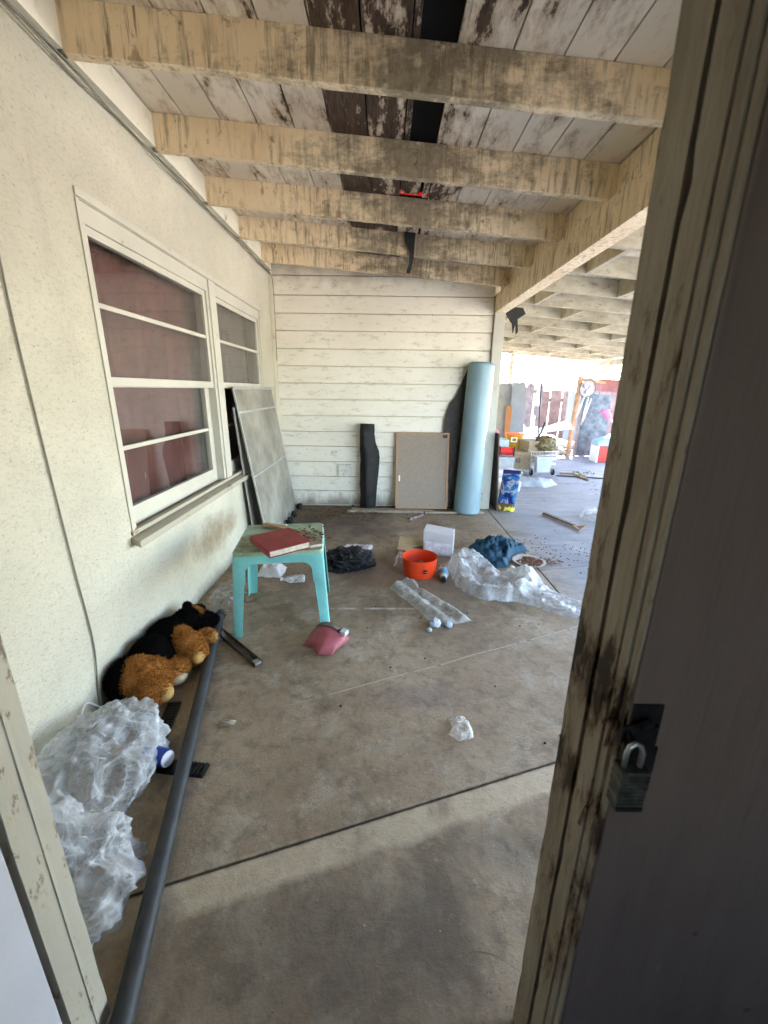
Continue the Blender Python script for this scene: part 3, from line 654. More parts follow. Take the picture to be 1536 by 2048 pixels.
def mat_door():
    t = NT('dark brown door paint', 0.5, 0.3)
    c = t.ramp(t.noise(3, 8, 0.65, t.map((3, 3, 0.5))), [(0.3, (0.115, 0.078, 0.062)), (0.7, (0.165, 0.115, 0.092))])
    gr = t.noise(60, 6, 0.7, t.map((3, 3, 0.08))); c = t.mix(t.math('MULTIPLY', t.step(gr, 0.55, 0.72), 0.4), c, (0.06, 0.045, 0.04))
    sc_ = t.noise(26, 4, 0.7, t.map((2, 2, 0.35), loc=(3, 3, 1))); c = t.mix(t.math('MULTIPLY', t.step(sc_, 0.70, 0.74), 0.6), c, (0.26, 0.22, 0.19))
    v = t.voro(9, out='Distance'); c = t.mix(t.math('MULTIPLY', t.step(v, 0.07, 0.04), 0.7), c, (0.035, 0.022, 0.018))
    t.base(c); b = t.bump(gr, 0.3, 0.003); t.bump(t.noise(120, 4), 0.2, 0.002, b); return t.m
BROWN = mat_door()
random.seed(31)
for k in range(9):      # splintered wood where the latch was forced
    z = random.choice((1.0, 0.985, 0.97, 0.80, 0.79)) + random.uniform(-.03, .03); y = random.uniform(0.444, 0.508)
    q = MB().bar((0.3175, y, z), (0.309 + random.uniform(0, .005), y + random.uniform(-.012, .012), z - random.uniform(.015, .04)), 0.004, 0.0025, jit=.0012); q.build('splinter', plain('splintered wood', (0.10, 0.06, 0.035), 0.8, 0.3, 60) if k == 0 else bpy.data.materials['splintered wood'], df)
for za, zb in ((0.955, 1.035), (0.765, 0.825)):
    continue
    q = MB().hexa([(0.3155, 0.447, za), (0.3155, 0.506, za + .012), (0.3164, 0.506, za + .012), (0.3164, 0.447, za), (0.3155, 0.455, zb - .01), (0.3155, 0.500, zb), (0.3164, 0.500, zb), (0.3164, 0.455, zb - .01)]); q.build('broken_patch', plain('dark broken wood', (0.045, 0.025, 0.015), 0.9, 0.5, 40, .8), df)
random.seed(32)
door = thing('door', 'dark brown closed door leaf filling the right edge', 'door')
MB().box(0.3235, 1.25, 0.4345, 0.4745, 0.012, 2.06).build('leaf', BROWN, door, bevel=0.002)
hs = MB().box(0.3235, 0.362, 0.3985, 0.4019, 0.982, 1.05); hs.ball((0.3335, 0.3975, 1.016), .0035, 10); hs.ball((0.358, 0.3975, 1.018), .003, 10)
hs.bar((0.350, 0.3965, 1.016), (0.306, 0.388, 1.014), 0.003, 0.026); hs.tube([(0.316, 0.395, 1.020), (0.313, 0.380, 1.018), (0.311, 0.380, 1.008), (0.314, 0.395, 1.004)], 0.003, 8); hs.tube([(0.345, 0.393, 1.03), (0.33, 0.389, 1.024)], .005, 8)
hs.box(0.324, 0.368, 0.4000, 0.4018, 0.905, 0.981); hs.xf(Matrix.Translation((0.0005, 0.0325, -0.032))); hs.build('hasp', plain('blackened steel', (0.03, 0.028, 0.028), 0.4, 0.4, 40, .3, .7), door, smooth=True, bevel=0)
pl = thing('padlock', 'laminated steel padlock hanging from the hasp on the brown door', 'padlock', (-0.0185, 0.026, -0.008)); pl.scale = (0.98, 0.98, 1.0)
lam = MB()
for i in range(9): lam.box(0.3225 + (.0006 if i % 2 else 0), 0.3585 - (.0006 if i % 2 else 0), 0.372, 0.394, 0.9055 + i * 0.0062, 0.9055 + i * 0.0062 + 0.0052)
lam.box(0.3235, 0.3575, 0.373, 0.393, 0.9055, 0.9605)
lam.build('body', plain('laminated steel', (0.11, 0.105, 0.09), 0.4, 0.5, 60, 0.4, 0.6, dirt=0.6), pl, bevel=0.0008)
MB().box(0.3232, 0.358, 0.3712, 0.3948, 0.8985, 0.905).build('bumper', BLK, pl, bevel=0.001)
MB().tube([(0.330, 0.383, 0.960), (0.330, 0.383, 0.982), (0.333, 0.3838, 0.990), (0.340, 0.3845, 0.9945), (0.347, 0.3838, 0.990), (0.350, 0.383, 0.982), (0.350, 0.383, 0.960)], 0.0034, 10).build('shackle', METAL, pl, smooth='all')

# ================================================================== wires
WIRE = plain('grey cable', (0.20, 0.185, 0.145), 0.6, 0.1)
def cable(pts, r, name, label, m=WIRE):
    P = []; pts = [Vector(p) for p in pts]
    for i in range(len(pts) - 1):
        p0, p1, p2, p3 = pts[max(i - 1, 0)], pts[i], pts[i + 1], pts[min(i + 2, len(pts) - 1)]
        for k in range(8):
            t = k / 8; P.append(0.5 * ((2 * p1) + (p2 - p0) * t + (2 * p0 - 5 * p1 + 4 * p2 - p3) * t * t + (3 * p1 - p0 - 3 * p2 + p3) * t ** 3))
    P.append(pts[-1]); return tag(MB().tube(P, r, 8).build(name, m, smooth='all'), label, 'cable')
cable([(-1.243, 1.50, 2.60), (-1.243, 1.51, 2.2), (-1.243, 1.495, 1.67), (-1.243, 1.503, 1.2), (-1.243, 1.52, 0.7), (-1.243, 1.535, 0.35), (-1.243, 1.505, 0.12), (-1.243, 1.50, 0.012)], 0.0032, 'cable', 'thin grey cable running straight down the stucco wall before the window')
cable([(-1.24, 1.40, 0.012), (-1.235, 1.37, 0.07), (-1.236, 1.415, 0.125), (-1.238, 1.47, 0.07), (-1.235, 1.50, 0.02), (-1.23, 1.50, 0.012)], 0.004, 'cable', 'short looped white cable end at the foot of the wall', WHITEP)
for j, (dzz, lab) in enumerate([(0.0, 'upper cable of the three sagging under the porch ledger'), (-0.012, 'middle cable of the three sagging under the porch ledger'), (-0.022, 'lowest cable of the three sagging under the porch ledger')]):
    pts = [(-1.236 + 0.004 * j, 0.6, 2.59 + dzz)]
    for k in range(1, 13):
        y = 0.6 + k * 0.355; pts.append((-1.238 + .004 * j, y, 2.590 + dzz + 0.012 * sin(k * 2.1 + j * (1 + .2 * k))))
    pts += [(-1.236, 4.88, 2.585 + dzz)]
    if j == 0: pts += [(-1.205, 4.895, 2.5), (-1.203, 4.897, 2.2), (-1.208, 4.897, 1.7)]
    cable(pts, 0.0028 if j else 0.0034, 'cable', lab, WIRE)
#SECTION_OBJECTS
# ================================================================== plastic side table and what lies on it
AQUA = plain('aqua plastic', (0.17, 0.45, 0.42), 0.45, 0.12, 4, 0.1, dirt=0.22)
def mat_tabletop():
    t = NT('grimy aqua table top', 0.5, 0.3)
    c = t.mix(t.step(t.noise(4, 8, 0.7), 0.38, 0.62), (0.36, 0.54, 0.40), (0.24, 0.30, 0.17))
    c = t.mix(t.step(t.noise(7, 10, 0.75), 0.50, 0.66), c, (0.13, 0.10, 0.05)); t.base(c); t.bump(t.noise(60), 0.2, 0.003); return t.m
TX, TY, TR = -0.625, 2.40, radians(8)
tb = thing('side_table', 'aqua plastic side table with four splayed legs and a grimy top', 'table', (TX, TY, 0), TR)
def rr(h, r, n=5, sy=None):      # rounded square
    P = []
    for cx, cy, a0 in ((h - r, h - r, 0), (-h + r, h - r, 90), (-h + r, -h + r, 180), (h - r, -h + r, 270)):
        for k in range(n + 1): a = radians(a0 + 90 * k / n); P.append((cx + r * cos(a), cy + r * sin(a)))
    return P
H = 0.252
top = MB()
P0, P1, P2 = rr(H, 0.03), rr(H - .004, 0.028), rr(H - 0.014, 0.02); n = len(P0)
vs = [(x, y, 0.497) for x, y in P0] + [(x, y, 0.514) for x, y in P0] + [(x, y, 0.520) for x, y in P1] + [(x, y, 0.5175) for x, y in P2]
fs = [(a * n + i, a * n + (i + 1) % n, (a + 1) * n + (i + 1) % n, (a + 1) * n + i) for a in range(3) for i in range(n)] + [[3 * n + i for i in range(n)], list(range(n))[::-1]]
top.add(vs, fs); top.build('tabletop', mat_tabletop(), tb, smooth=True)
for q in range(4):       # apron with arched opening, one per side
    M = Matrix.Rotation(q * pi / 2, 4, 'Z'); ap = MB(); vs = []; fs = []; N = 60
    for i in range(N + 1):
        u = -1 + 2 * i / N; x = u * (H - 0.031); e = min(1, max(0, ((1 - abs(u)) * (H - .031) - 0.032) / 0.06))
        drop = 0.048 + 0.062 * (1 - math.sqrt(1 - (1 - e) ** 2)) + (0.06 if e == 0 else 0)
        for yy, zz in ((-H + .001, 0.498), (-H + .0005 - (0.028 * drop / .5), 0.498 - drop), (-H + .0035 - (0.028 * drop / .5), 0.498 - drop), (-H + .004, 0.498)): vs.append((x, yy, zz))
    for i in range(N):
        for k in range(4): fs.append((4 * i + k, 4 * i + (k + 1) % 4, 4 * i + 4 + (k + 1) % 4, 4 * i + 4 + k))
    ap.add(vs, fs).xf(M).build('apron', AQUA, tb, smooth=True)
    lg = MB(); vs = []; fs = []; N = 10     # L-shaped hollow leg
    for i in range(N + 1):
        t = i / N; z = 0.4965 * (1 - t); o_ = -H - 0.030 * t; wd = 0.072 - 0.020 * t; th = 0.003; r = 0.016
        sec = [(o_ + wd, o_), (o_ + r, o_), (o_ + r * .3, o_ + r * .3), (o_, o_ + r), (o_, o_ + wd), (o_ + th, o_ + wd), (o_ + th, o_ + r), (o_ + th + r * .3, o_ + th + r * .3), (o_ + r, o_ + th), (o_ + wd, o_ + th)]
        vs += [(a, b, z) for a, b in sec]
    m_ = 10
    for i in range(N):
        for k in range(m_): fs.append((i * m_ + k, i * m_ + (k + 1) % m_, (i + 1) * m_ + (k + 1) % m_, (i + 1) * m_ + k))
    fs += [list(range(m_)), [N * m_ + k for k in range(m_)]]
    lg.add(vs, fs).xf(M).build('leg', AQUA, tb, smooth=True)
# red book
PAGE = plain('yellowed page edges', (0.50, 0.43, 0.33), 0.8, 0.3, 30, 0.3)
RED = plain('faded red cloth cover', (0.26, 0.04, 0.038), 0.55, 0.25, 14, 0.2, dirt=0.15)
bk = thing('book', 'worn red hardcover book lying on the aqua table', 'book', (-0.585, 2.20, 0.5205), radians(-22))
bk.rotation_euler = (radians(1.5), radians(-1), radians(38))
b = MB(); b.box(-0.118, 0.114, -0.132, 0.132, 0.003, 0.034); b.build('page_block', PAGE, bk, bevel=0.002)
b = MB().box(-0.124, 0.12, -0.138, 0.138, 0.0345, 0.0385); b.build('cover', RED, bk, bevel=0.001)
MB().box(-0.124, 0.12, -0.138, 0.138, -0.001, 0.0028).build('cover', RED, bk, bevel=0.001)
MB().box(-0.127, -0.1185, -0.138, 0.138, 0.0029, 0.0344).build('spine', RED, bk, bevel=0.003)
bk2 = thing('book', 'second thinner tattered book lying under the red one', 'book', (-0.520, 2.27, 0.5195), 0)
bk.location.z = 0.542; bk2.rotation_euler = (0, 0, radians(30))
MB().box(-0.13, 0.13, -0.11, 0.12, 0.002, 0.019).build('page_block', PAGE, bk2, bevel=0.002); MB().box(-0.133, 0.133, -0.115, 0.123, 0.0191, 0.0208).build('cover', plain('brown paper cover', (0.28, 0.20, 0.13), 0.7), bk2)
s_ = MB().bar((-0.79, 2.60, 0.528), (-0.50, 2.44, 0.532), 0.034, 0.018, jit=0.003); tag(s_.build('wood_strip', WOOD, bevel=0.001), 'pale broken wood strip lying across the back of the aqua table', 'wood strip')
s_ = MB().bar((-0.78, 2.615, 0.529), (-0.64, 2.585, 0.532), 0.016, 0.008, jit=0.002); tag(s_.build('wood_strip', plain('pale split wood', (0.55, 0.42, 0.28), 0.7, 0.2, 20)), 'short pale splinter beside the long strip on the table corner', 'wood strip')
LEAF = plain('dry dead leaves', (0.13, 0.075, 0.035), 0.8, 0.4, 30)
def leaves(n, cx, cy, z, rx, ry, size, name, label, m=LEAF, kind='stuff', h=0.03, cat='litter'):
    mb = MB()
    for _ in range(n):
        x = random.gauss(cx, rx / 2); y = random.gauss(cy, ry / 2); a = random.uniform(0, 6.28); s = size * random.uniform(.5, 1.3)
        R_ = Matrix.Translation((x, y, z + random.uniform(0.001, h))) @ Matrix.Rotation(a, 4, 'Z') @ Matrix.Rotation(random.uniform(-.6, .6), 4, 'X')
        o = [R_ @ Vector(p) for p in ((-s, 0, 0), (-s * .3, s * .35, s * .12), (s * .5, s * .3, s * .05), (s, 0, s * .15), (s * .4, -s * .33, 0), (-s * .4, -s * .3, s * .1))]
        mb.add(o, [(0, 1, 5), (1, 2, 4, 5), (2, 3, 4)])
    o = mb.build(name, m); return tag(o, label, cat, kind=kind)
leaves(130, -0.47, 2.36, 0.521, 0.13, 0.15, 0.018, 'dead_leaves', 'dry brown leaf litter on the aqua table top', h=0.03)

# ================================================================== plush bear in black clothes
FUR = NT('golden brown plush', 0.95, 0.1); FUR.base(FUR.ramp(FUR.noise(12, 6), [(0.3, (0.26, 0.10, 0.022)), (0.7, (0.44, 0.19, 0.045))]))
PAD = plain('tan plush pad', (0.40, 0.23, 0.07), 0.9, 0.1, 10, 0.3); BFUR = plain('black plush cloth', (0.003, 0.0025, 0.0025), 1.0, 0.3, 10, 0.4, spec=0.02)
bear = thing('plush_bear', 'golden brown plush bear in black clothes slumped face down along the stucco wall', 'plush toy', (-1.04, 1.84, 0)); bear.scale = (0.84, 0.84, 0.84)
def L_(c): return tuple(Vector(c) - Vector((-1.0, 1.8, 0)))
bb = MB()
for c, r in [((-1.11, 1.53, .115), (.115, .11, .112)), ((-1.0, 1.48, .085), (.085, .085, .083)), ((-1.06, 1.58, .10), (.09, .07, .10)),      # near thigh
             ((-0.97, 1.83, .125), (.085, .085, .08)), ((-.92, 1.80, .095), (.075, .07, .075)), ((-1.04, 1.88, .15), (.07, .07, .06)),    # raised leg
             ((-1.12, 1.70, .10), (.10, .16, .10)), ((-1.13, 1.95, .10), (.10, .14, .10)), ((-0.99, 1.68, .06), (.08, .10, .058)),
             ((-.92, 1.97, .085), (.07, .06, .05)), ((-1.09, 2.14, .10), (.10, .10, .095))]: bb.ball(L_(c), r, 18, 0.10, 2)
body = fuse(bb, 0.011, 3); fur(body, 30000, 0.017, 0.0018); body.build('body', FUR.m, bear, smooth='all')
cl = MB()
for c, r in [((-1.18, 1.52, .12), (.085, .12, .12)), ((-1.13, 1.70, .17), (.10, .12, .09)), ((-1.165, 1.56, .10), (.07, .12, .10)), ((-1.15, 1.70, .13), (.10, .15, .105)), ((-1.145, 1.90, .13), (.115, .17, .115)), ((-1.10, 2.08, .12), (.10, .13, .11)),
             ((-1.02, 2.16, .085), (.10, .085, .08)), ((-1.09, 2.25, .12), (.055, .05, .05)), ((-0.99, 2.06, .08), (.085, .10, .078)), ((-1.05, 1.72, .12), (.05, .06, .085)), ((-1.17, 1.45, .05), (.05, .05, .05)),
             ((-1.14, 2.20, .19), (.035, .04, .03)), ((-.95, 2.17, .10), (.045, .04, .04))]: cl.ball(L_(c), r, 18, 0.10, 2.5)
cl = fuse(cl, 0.012, 5); fur(cl, 9000, 0.010, 0.0016); cl.build('clothing', BFUR, bear, smooth='all')
for c, r, e in [((-.945, 1.475, .066), (.048, .05, .048), (0, 0, .5)), ((-.885, 1.768, .088), (.036, .05, .046), (0, 0, 0)), ((-.882, 1.975, .086), (.035, .042, .038), (0, 0, .3))]:
    MB().ball(L_(c), r, 20, 0.06, 2).build('paw_pad', PAD, bear, smooth='all')
MB().ball(L_((-0.955, 1.635, .04)), (.055, .06, .038), 18).build('belly_patch', plain('cream plush', (0.42, 0.32, 0.19), 0.9, 0.1, 20, 0.4), bear, smooth='all')

# ================================================================== long pipe, ribbed strips, bar
PIPE = plain('dark grey painted pipe', (0.028, 0.030, 0.032), 0.55, 0.35, 8, 0.2, spec=0.3, dirt=0.15)
p = thing('pipe', 'long dark grey pipe lying on the concrete along the left wall', 'pipe')
a0, a1 = Vector((-0.515, 0.33, 0.032)), Vector((-1.02, 2.30, 0.032)); d_ = (a1 - a0)
MB().tube([a0 + d_ * t for t in (0, .2, .4, .6, .8, 1)], 0.026, 20).build('tube', PIPE, p, smooth=True)
MB().tube([a0 + d_ * -0.004, a0 + d_ * 0.012], 0.0305, 20).build('collar', PIPE, p, smooth=True); MB().tube([a0 + d_ * 0.985, a0 + d_ * 1.004], 0.0305, 20).build('collar', PIPE, p, smooth=True)
def ribbed(x, y, rz, L, w_, label, z=0.002, up=1):
    t = MB(); t.box(-L / 2, L / 2, -w_ / 2, w_ / 2, 0, 0.005)
    k = int(L / 0.016)
    for i in range(k):
        u = -L / 2 + (i + .5) * L / k; t.box(u - 0.0045, u + 0.0045, -w_ / 2 + .002, w_ / 2 - .002, 0.0051, 0.012)
    o = t.build('rubber_strip', BLK, bevel=0); o.location = (x, y, z); o.rotation_euler = (0, 0, rz); return tag(o, label, 'rubber strip', 'ribbed black rubber strips beside the pipe')
ribbed(-0.925, 1.42, radians(-80), 0.29, 0.058, 'ribbed black rubber strip pointing from the bear towards the can')
ribbed(-0.765, 1.225, radians(-6), 0.21, 0.058, 'ribbed black rubber strip crossing under the grey pipe', 0.0005)
br = thing('metal_bar', 'flat rusty grey channel bar lying at the front foot of the table', 'metal bar', (-0.83, 2.01, 0), radians(-43))
br.location = (-0.83, 2.01, 0)
MB().box(-0.25, 0.25, -0.022, 0.022, 0.001, 0.006).box(-0.25, 0.25, -0.022, -0.019, 0.0061, 0.026).box(-0.25, 0.25, 0.019, 0.022, 0.0061, 0.026).build('channel', RUST, br, bevel=0.001)
MB().box(0.215, 0.253, -0.018, 0.018, 0.0062, 0.02).build('end_catch', METAL, br, bevel=0.002)
# flat grey strip by the wall base behind bear
s_ = MB().bar((-1.10, 2.42, 0.012), (-0.93, 2.05, 0.012), 0.06, 0.018); tag(s_.build('wood_strip', plain('grey weathered board', (0.16, 0.15, 0.14), 0.8, 0.3)), 'short grey weathered board on the floor between bear and table', 'wood strip')

# ================================================================== clear bags at lower left, can
def bag(name, label, c, r, seed, floor=0.003, wall=-1.243, mat=BAG, n=110, neck=None, amp=1.0):
    mb = MB(); vs = []; fs = []; m_ = n // 2; c = Vector(c)
    for i in range(m_ + 1):
        for k in range(n):
            a = pi * i / m_; b = 2 * pi * k / n; p = Vector((sin(a) * cos(b), sin(a) * sin(b), cos(a)))
            q = p * 1.6 + Vector((seed, seed * 2, 0)); f = 1
            for s, am in ((0.9, .20), (1.9, .16), (3.6, .09)):
                f += am * amp * (0.4 - 1.6 * abs(noise.noise(q * s)))
            f += amp * (0.035 * (.5 - 2 * abs(noise.noise(q * 8))) + 0.012 * noise.noise(q * 18))
            v = Vector((p.x * r[0] * f, p.y * r[1] * f, p.z * r[2] * f))
            if neck:
                nv = Vector(neck); pr = p.dot(nv.normalized())
                if pr > 0.62: k_ = (pr - 0.62) / 0.38; v = v * (1 - k_) + (nv + nv.normalized() * 0.07 * (noise.noise(q * 5))) * k_
            v = v + c
            v.z = max(v.z, floor + 0.004 * (noise.noise(q * 9) + .5)); v.x = max(v.x, wall + 0.003 * (noise.noise(q * 9) + .5)); vs.append(v)
    for i in range(m_):
        for k in range(n): fs.append((i * n + k, (i + 1) * n + k, (i + 1) * n + (k + 1) % n, i * n + (k + 1) % n))
    return tag(mb.add(vs, fs).build(name, mat, smooth='all', weld=0.0002), label, 'plastic bag')
bag('plastic_bag', 'large crumpled clear plastic bag against the wall next to the bear', (-1.04, 1.15, 0.05), (0.20, 0.30, 0.165), 3, amp=1.0)
bag('plastic_bag', 'nearer crumpled clear plastic bag beside the left door jamb', (-0.98, 0.80, 0.05), (0.27, 0.20, 0.20), 11, amp=1.0)
can = thing('drink_can', 'blue drink can with a shiny silver end poking out from the clear bag', 'can')
ax = Vector((0.93, -0.36, 0.12)).normalized(); cc = Vector((-0.905, 1.262, 0.036))
MB().lathe([(0.029, 0), (0.033, 0.006), (0.033, 0.097), (0.029, 0.105)], cc, 32, ax, True).build('body', plain('blue can paint', (0.02, 0.06, 0.30), 0.3, 0.1, 5, 0, 0.6), can, smooth=True)
MB().lathe([(0.0288, 0.1052), (0.0285, 0.1085), (0.026, 0.1085), (0.025, 0.1065), (0.010, 0.1065)], cc, 32, ax, True).build('can_end', plain('bright aluminium', (0.72, 0.72, 0.74), 0.3, 0.03, 5, 0, 0.35), can, smooth=True)

# ================================================================== litter under and round the table
o = drape([(-0.99, 2.90), (-0.78, 2.88), (-0.77, 3.08), (-0.97, 3.12)], 0.085, 0.05, ns=7, seed=2); tag(o.build('paper_bag', plain('dirty white paper', (0.60, 0.55, 0.52), 0.8, 0.12, 12, 0.2, dirt=0.3), smooth='all'), 'crumpled dirty white paper bag on the floor behind the table', 'paper bag')
bt = thing('plastic_bottle', 'crushed clear plastic bottle lying behind the aqua table', 'bottle', (-0.74, 2.80, 0.034), radians(3))
prof = [(0.010, -0.012), (0.011, 0.0), (0.013, 0.012), (0.028, 0.045), (0.030, 0.06), (0.027, 0.075), (0.031, 0.09), (0.027, 0.11), (0.031, 0.125), (0.030, 0.15), (0.022, 0.157), (0.004, 0.150)]
q = MB().lathe(prof, (0, 0, 0), 24, (1, 0.05, 0)); q.v = [v + Vector((0, .006 * noise.noise(v * 30), -.008 * abs(noise.noise(v * 25)))) for v in q.v]
q.build('bottle_body', clear_plastic('clear bottle plastic', 0.35, (.88, .9, .92), 20), bt, smooth='all')
MB().lathe([(0.0135, -0.022), (0.0135, -0.006)], (0, 0, 0), 20, (1, 0.05, 0), True).build('cap', WHITEP, bt, smooth=True)
o = drape([(-1.20, 2.50), (-1.02, 2.44), (-0.94, 2.62), (-1.06, 2.74), (-1.2, 2.78)], 0.04, 0.05, ns=9, seed=5); tag(o.build('plastic_wrap', BAG, smooth='all'), 'scrap of clear plastic wrap at the wall behind the table leg', 'plastic wrap')
BBAG = NT('black bin bag plastic', 0.24, 0.45); BBAG.base((0.001, 0.001, 0.0012)); BBAG.bump(BBAG.noise(22, 8, 0.65, dist=1.5), 1.0, 0.03)
bag('bin_bag', 'crumpled shiny black bin bag on the floor right of the table', (-0.27, 3.12, 0.055), (0.20, 0.13, 0.10), 21, mat=BBAG.m, n=120, amp=1.4)
o = drape([(-0.45, 3.00), (-0.33, 2.96), (-0.22, 3.02), (-0.3, 3.12), (-0.46, 3.10)], 0.05, 0.04, ns=12, seed=8); tag(o.build('bin_bag', BBAG.m, smooth='all'), 'flat torn piece of black bin bag nearest the table leg', 'plastic bag')
o = drape([(-0.38, 3.50), (-0.10, 3.46), (-0.09, 3.60), (-0.34, 3.62)], 0.012, 0.03, ns=10, seed=9); tag(o.build('wrapper', plain('printed white wrapper', (0.55, 0.50, 0.52), 0.5, 0.4, 14, 0.1), smooth='all'), 'flat pale printed wrapper behind the black bin bag', 'wrapper')

# broken pink plastic cap
PINK = plain('faded pink plastic', (0.33, 0.085, 0.095), 0.45, 0.2, 8, 0.1, dirt=0.25)
pc = thing('plastic_cover', 'broken curved pink plastic cover on the bare concrete before the table', 'plastic cover', (-0.31, 2.06, 0.0), radians(-28))
mb = MB(); vs = []; fs = []; N = 24
def rr_(u): return 0.115 + 0.018 * sin(u * 3) + (0.03 if 0.3 < u < 0.65 else 0)
rings = [(0.0, 0.075, 1.0), (0.45, 0.078, 0.93), (0.8, 0.055, 0.9), (1.0, 0.02, 1.0)]
for i in range(N + 1):
    u = -1 + 2 * i / N; x = u * 0.115; arch = 0.085 * math.sqrt(max(0, 1 - u * u * .96))
    for (yy, zz) in ((0.055, 0.95), (0.0, 1.0), (-0.06, 0.8), (-0.11 - 0.035 * max(0, .5 - abs(u - .35)) * 2, 0.15)):
        vs.append((x * (1 - .12 * (yy < -.05)), yy, 0.004 + arch * zz))
for i in range(N):
    for k in range(3): fs.append((4 * i + k, 4 * i + k + 1, 4 * i + 5 + k, 4 * i + 4 + k))
sh = mb.add(vs, fs).build('shell', PINK, pc, smooth='all'); md = sh.modifiers.new('s', 'SOLIDIFY'); md.thickness = 0.003
mb = MB(); vs = []; fs = []
for i in range(15):
    u = -0.75 + 1.5 * i / 14; arch = 0.085 * math.sqrt(1 - u * u * .9); x = u * .115
    vs += [(x, 0.052, 0.012 + arch), (x, 0.015, 0.014 + arch), (x, 0.015, 0.009 + arch), (x, 0.052, 0.007 + arch)]
for i in range(14):
    for k in range(4): fs.append((4 * i + k, 4 * i + (k + 1) % 4, 4 * i + 4 + (k + 1) % 4, 4 * i + 4 + k))
mb.add(vs, fs).build('fabric_band', plain('grey felt band', (0.16, 0.12, 0.09), 0.9, 0.3, 20), pc)
MB().box(0.075, 0.112, 0.01, 0.05, 0.062, 0.088).build('buckle', plain('pale plastic buckle', (0.5, 0.52, 0.5), 0.5, 0.2, 30), pc, bevel=0.004)
MB().lathe([(0.014, 0), (0.014, 0.006)], (0.07, 0.02, 0.078), 16, (0, -1, .3), True).build('knob', BLK, pc, smooth=True)

# ================================================================== orange tub, white box, card, small bottle
ORG = NT('orange plastic', 0.35, 0.4); ORG.base(ORG.mix(ORG.math('MULTIPLY', ORG.step(ORG.noise(14, 6), .55, .75), .35), (0.62, 0.045, 0.008), (0.28, 0.04, 0.015)))
tub = thing('bucket_base', 'low cut off orange plastic tub holding dry leaves', 'tub', (0.295, 3.00, 0))
MB().lathe([(0.0, 0.004), (0.118, 0.004), (0.124, 0.012), (0.137, 0.150), (0.1395, 0.151), (0.1395, 0.146), (0.134, 0.10), (0.127, 0.006), (0.122, 0.001), (0.0, 0.001)], (0, 0, 0), 56).build('wall', ORG.m, tub, smooth=True, weld=.0001)
MB().box(0.018, 0.046, -0.142, -0.1335, 0.060, 0.088).xf(Matrix.Rotation(radians(0), 4, 'Z')).build('printed_mark', plain('black print', (0.03, 0.01, 0.01), .5), tub)
leaves(60, 0.295, 3.0, 0.03, 0.12, 0.12, 0.022, 'dead_leaves', 'dry leaves inside the orange tub', plain('tan dry leaves', (0.30, 0.20, 0.10), .8, .4, 40), h=.05)
wb_ = thing('foam_box', 'white foam box lying on its side behind the orange tub', 'box', (0.50, 3.43, 0), radians(-13))
FOAM = plain('speckled white foam', (0.45, 0.43, 0.42), 0.7, 0.06, 8, 0.3, dirt=0.15)
MB().hexa([(-0.13, -0.075, 0.002), (0.13, -0.075, 0.002), (0.13, 0.10, 0.002), (-0.13, 0.10, 0.002), (-0.135, -0.05, 0.225), (0.135, -0.05, 0.195), (0.13, 0.12, 0.20), (-0.13, 0.12, 0.23)]).build('box_body', FOAM, wb_, bevel=0.008)
MB().hexa([(-0.115, -0.081, 0.022), (0.118, -0.081, 0.022), (0.118, -0.0765, 0.022), (-0.115, -0.0765, 0.022), (-0.118, -0.066, 0.125), (0.118, -0.066, 0.118), (0.118, -0.0615, 0.118), (-0.118, -0.0615, 0.125)]).build('label_panel', plain('stained white panel', (0.64, 0.60, 0.60), 0.6, 0.2, 20, 0.3, dirt=0.5), wb_, bevel=.001)
s_ = MB().hexa([(0.10, 3.38, 0.05), (0.38, 3.36, 0.012), (0.40, 3.56, 0.055), (0.13, 3.58, 0.10), (0.10, 3.38, 0.055), (0.38, 3.36, 0.017), (0.40, 3.56, 0.06), (0.13, 3.58, 0.105)])
s_.xf(Matrix.Translation((0.03, 0, 0))); tag(s_.build('cardboard', plain('brown cardboard', (0.38, 0.28, 0.15), 0.8, 0.15, 12)), 'flat brown piece of cardboard beside the white foam box', 'cardboard')
tag(MB().box(0.16, 0.38, 3.42, 3.54, 0.002, 0.05).build('wood_block', DKWOOD, bevel=.003), 'dark block carrying the piece of cardboard', 'wood block')
o = drape([(0.09, 3.12), (0.20, 3.08), (0.22, 3.30), (0.12, 3.34)], 0.10, 0.04, ns=9, seed=14); tag(o.build('sandwich_bag', clear_plastic('pinkish clear film', 0.35, (.85, .75, .75), 16), smooth='all'), 'small clear bag standing behind the orange tub', 'plastic bag')
sb = thing('spray_bottle', 'small clear bottle with black cap and blue label lying right of the orange tub', 'bottle', (0.475, 2.90, 0.03), radians(0))
axb = (-0.16, -1, -0.10)
MB().lathe([(0.004, -0.085), (0.024, -0.085), (0.028, -0.075), (0.0285, 0.02), (0.024, 0.04), (0.016, 0.052)], (0, 0, 0.004), 28, axb, True).build('bottle_body', plain('smoky clear plastic', (0.45, 0.50, 0.50), 0.2, 0.2, 14, 0.1), sb, smooth=True)
MB().lathe([(0.0292, -0.055), (0.0292, 0.012)], (0, 0, 0.004), 28, axb).build('label', plain('blue label', (0.10, 0.35, 0.52), 0.4, 0.3, 30), sb, smooth=True)
MB().lathe([(0.021, 0.050), (0.022, 0.056), (0.022, 0.078), (0.018, 0.084)], (0, 0, 0.004), 24, axb, True).build('cap', BLK, sb, smooth=True)
o = drape([(0.42, 2.96), (0.52, 2.94), (0.56, 3.06), (0.46, 3.10)], 0.07, 0.03, ns=14, seed=15); tag(o.build('plastic_wrap', BAG, smooth='all'), 'crinkled clear wrap at the neck of the small bottle', 'plastic wrap')

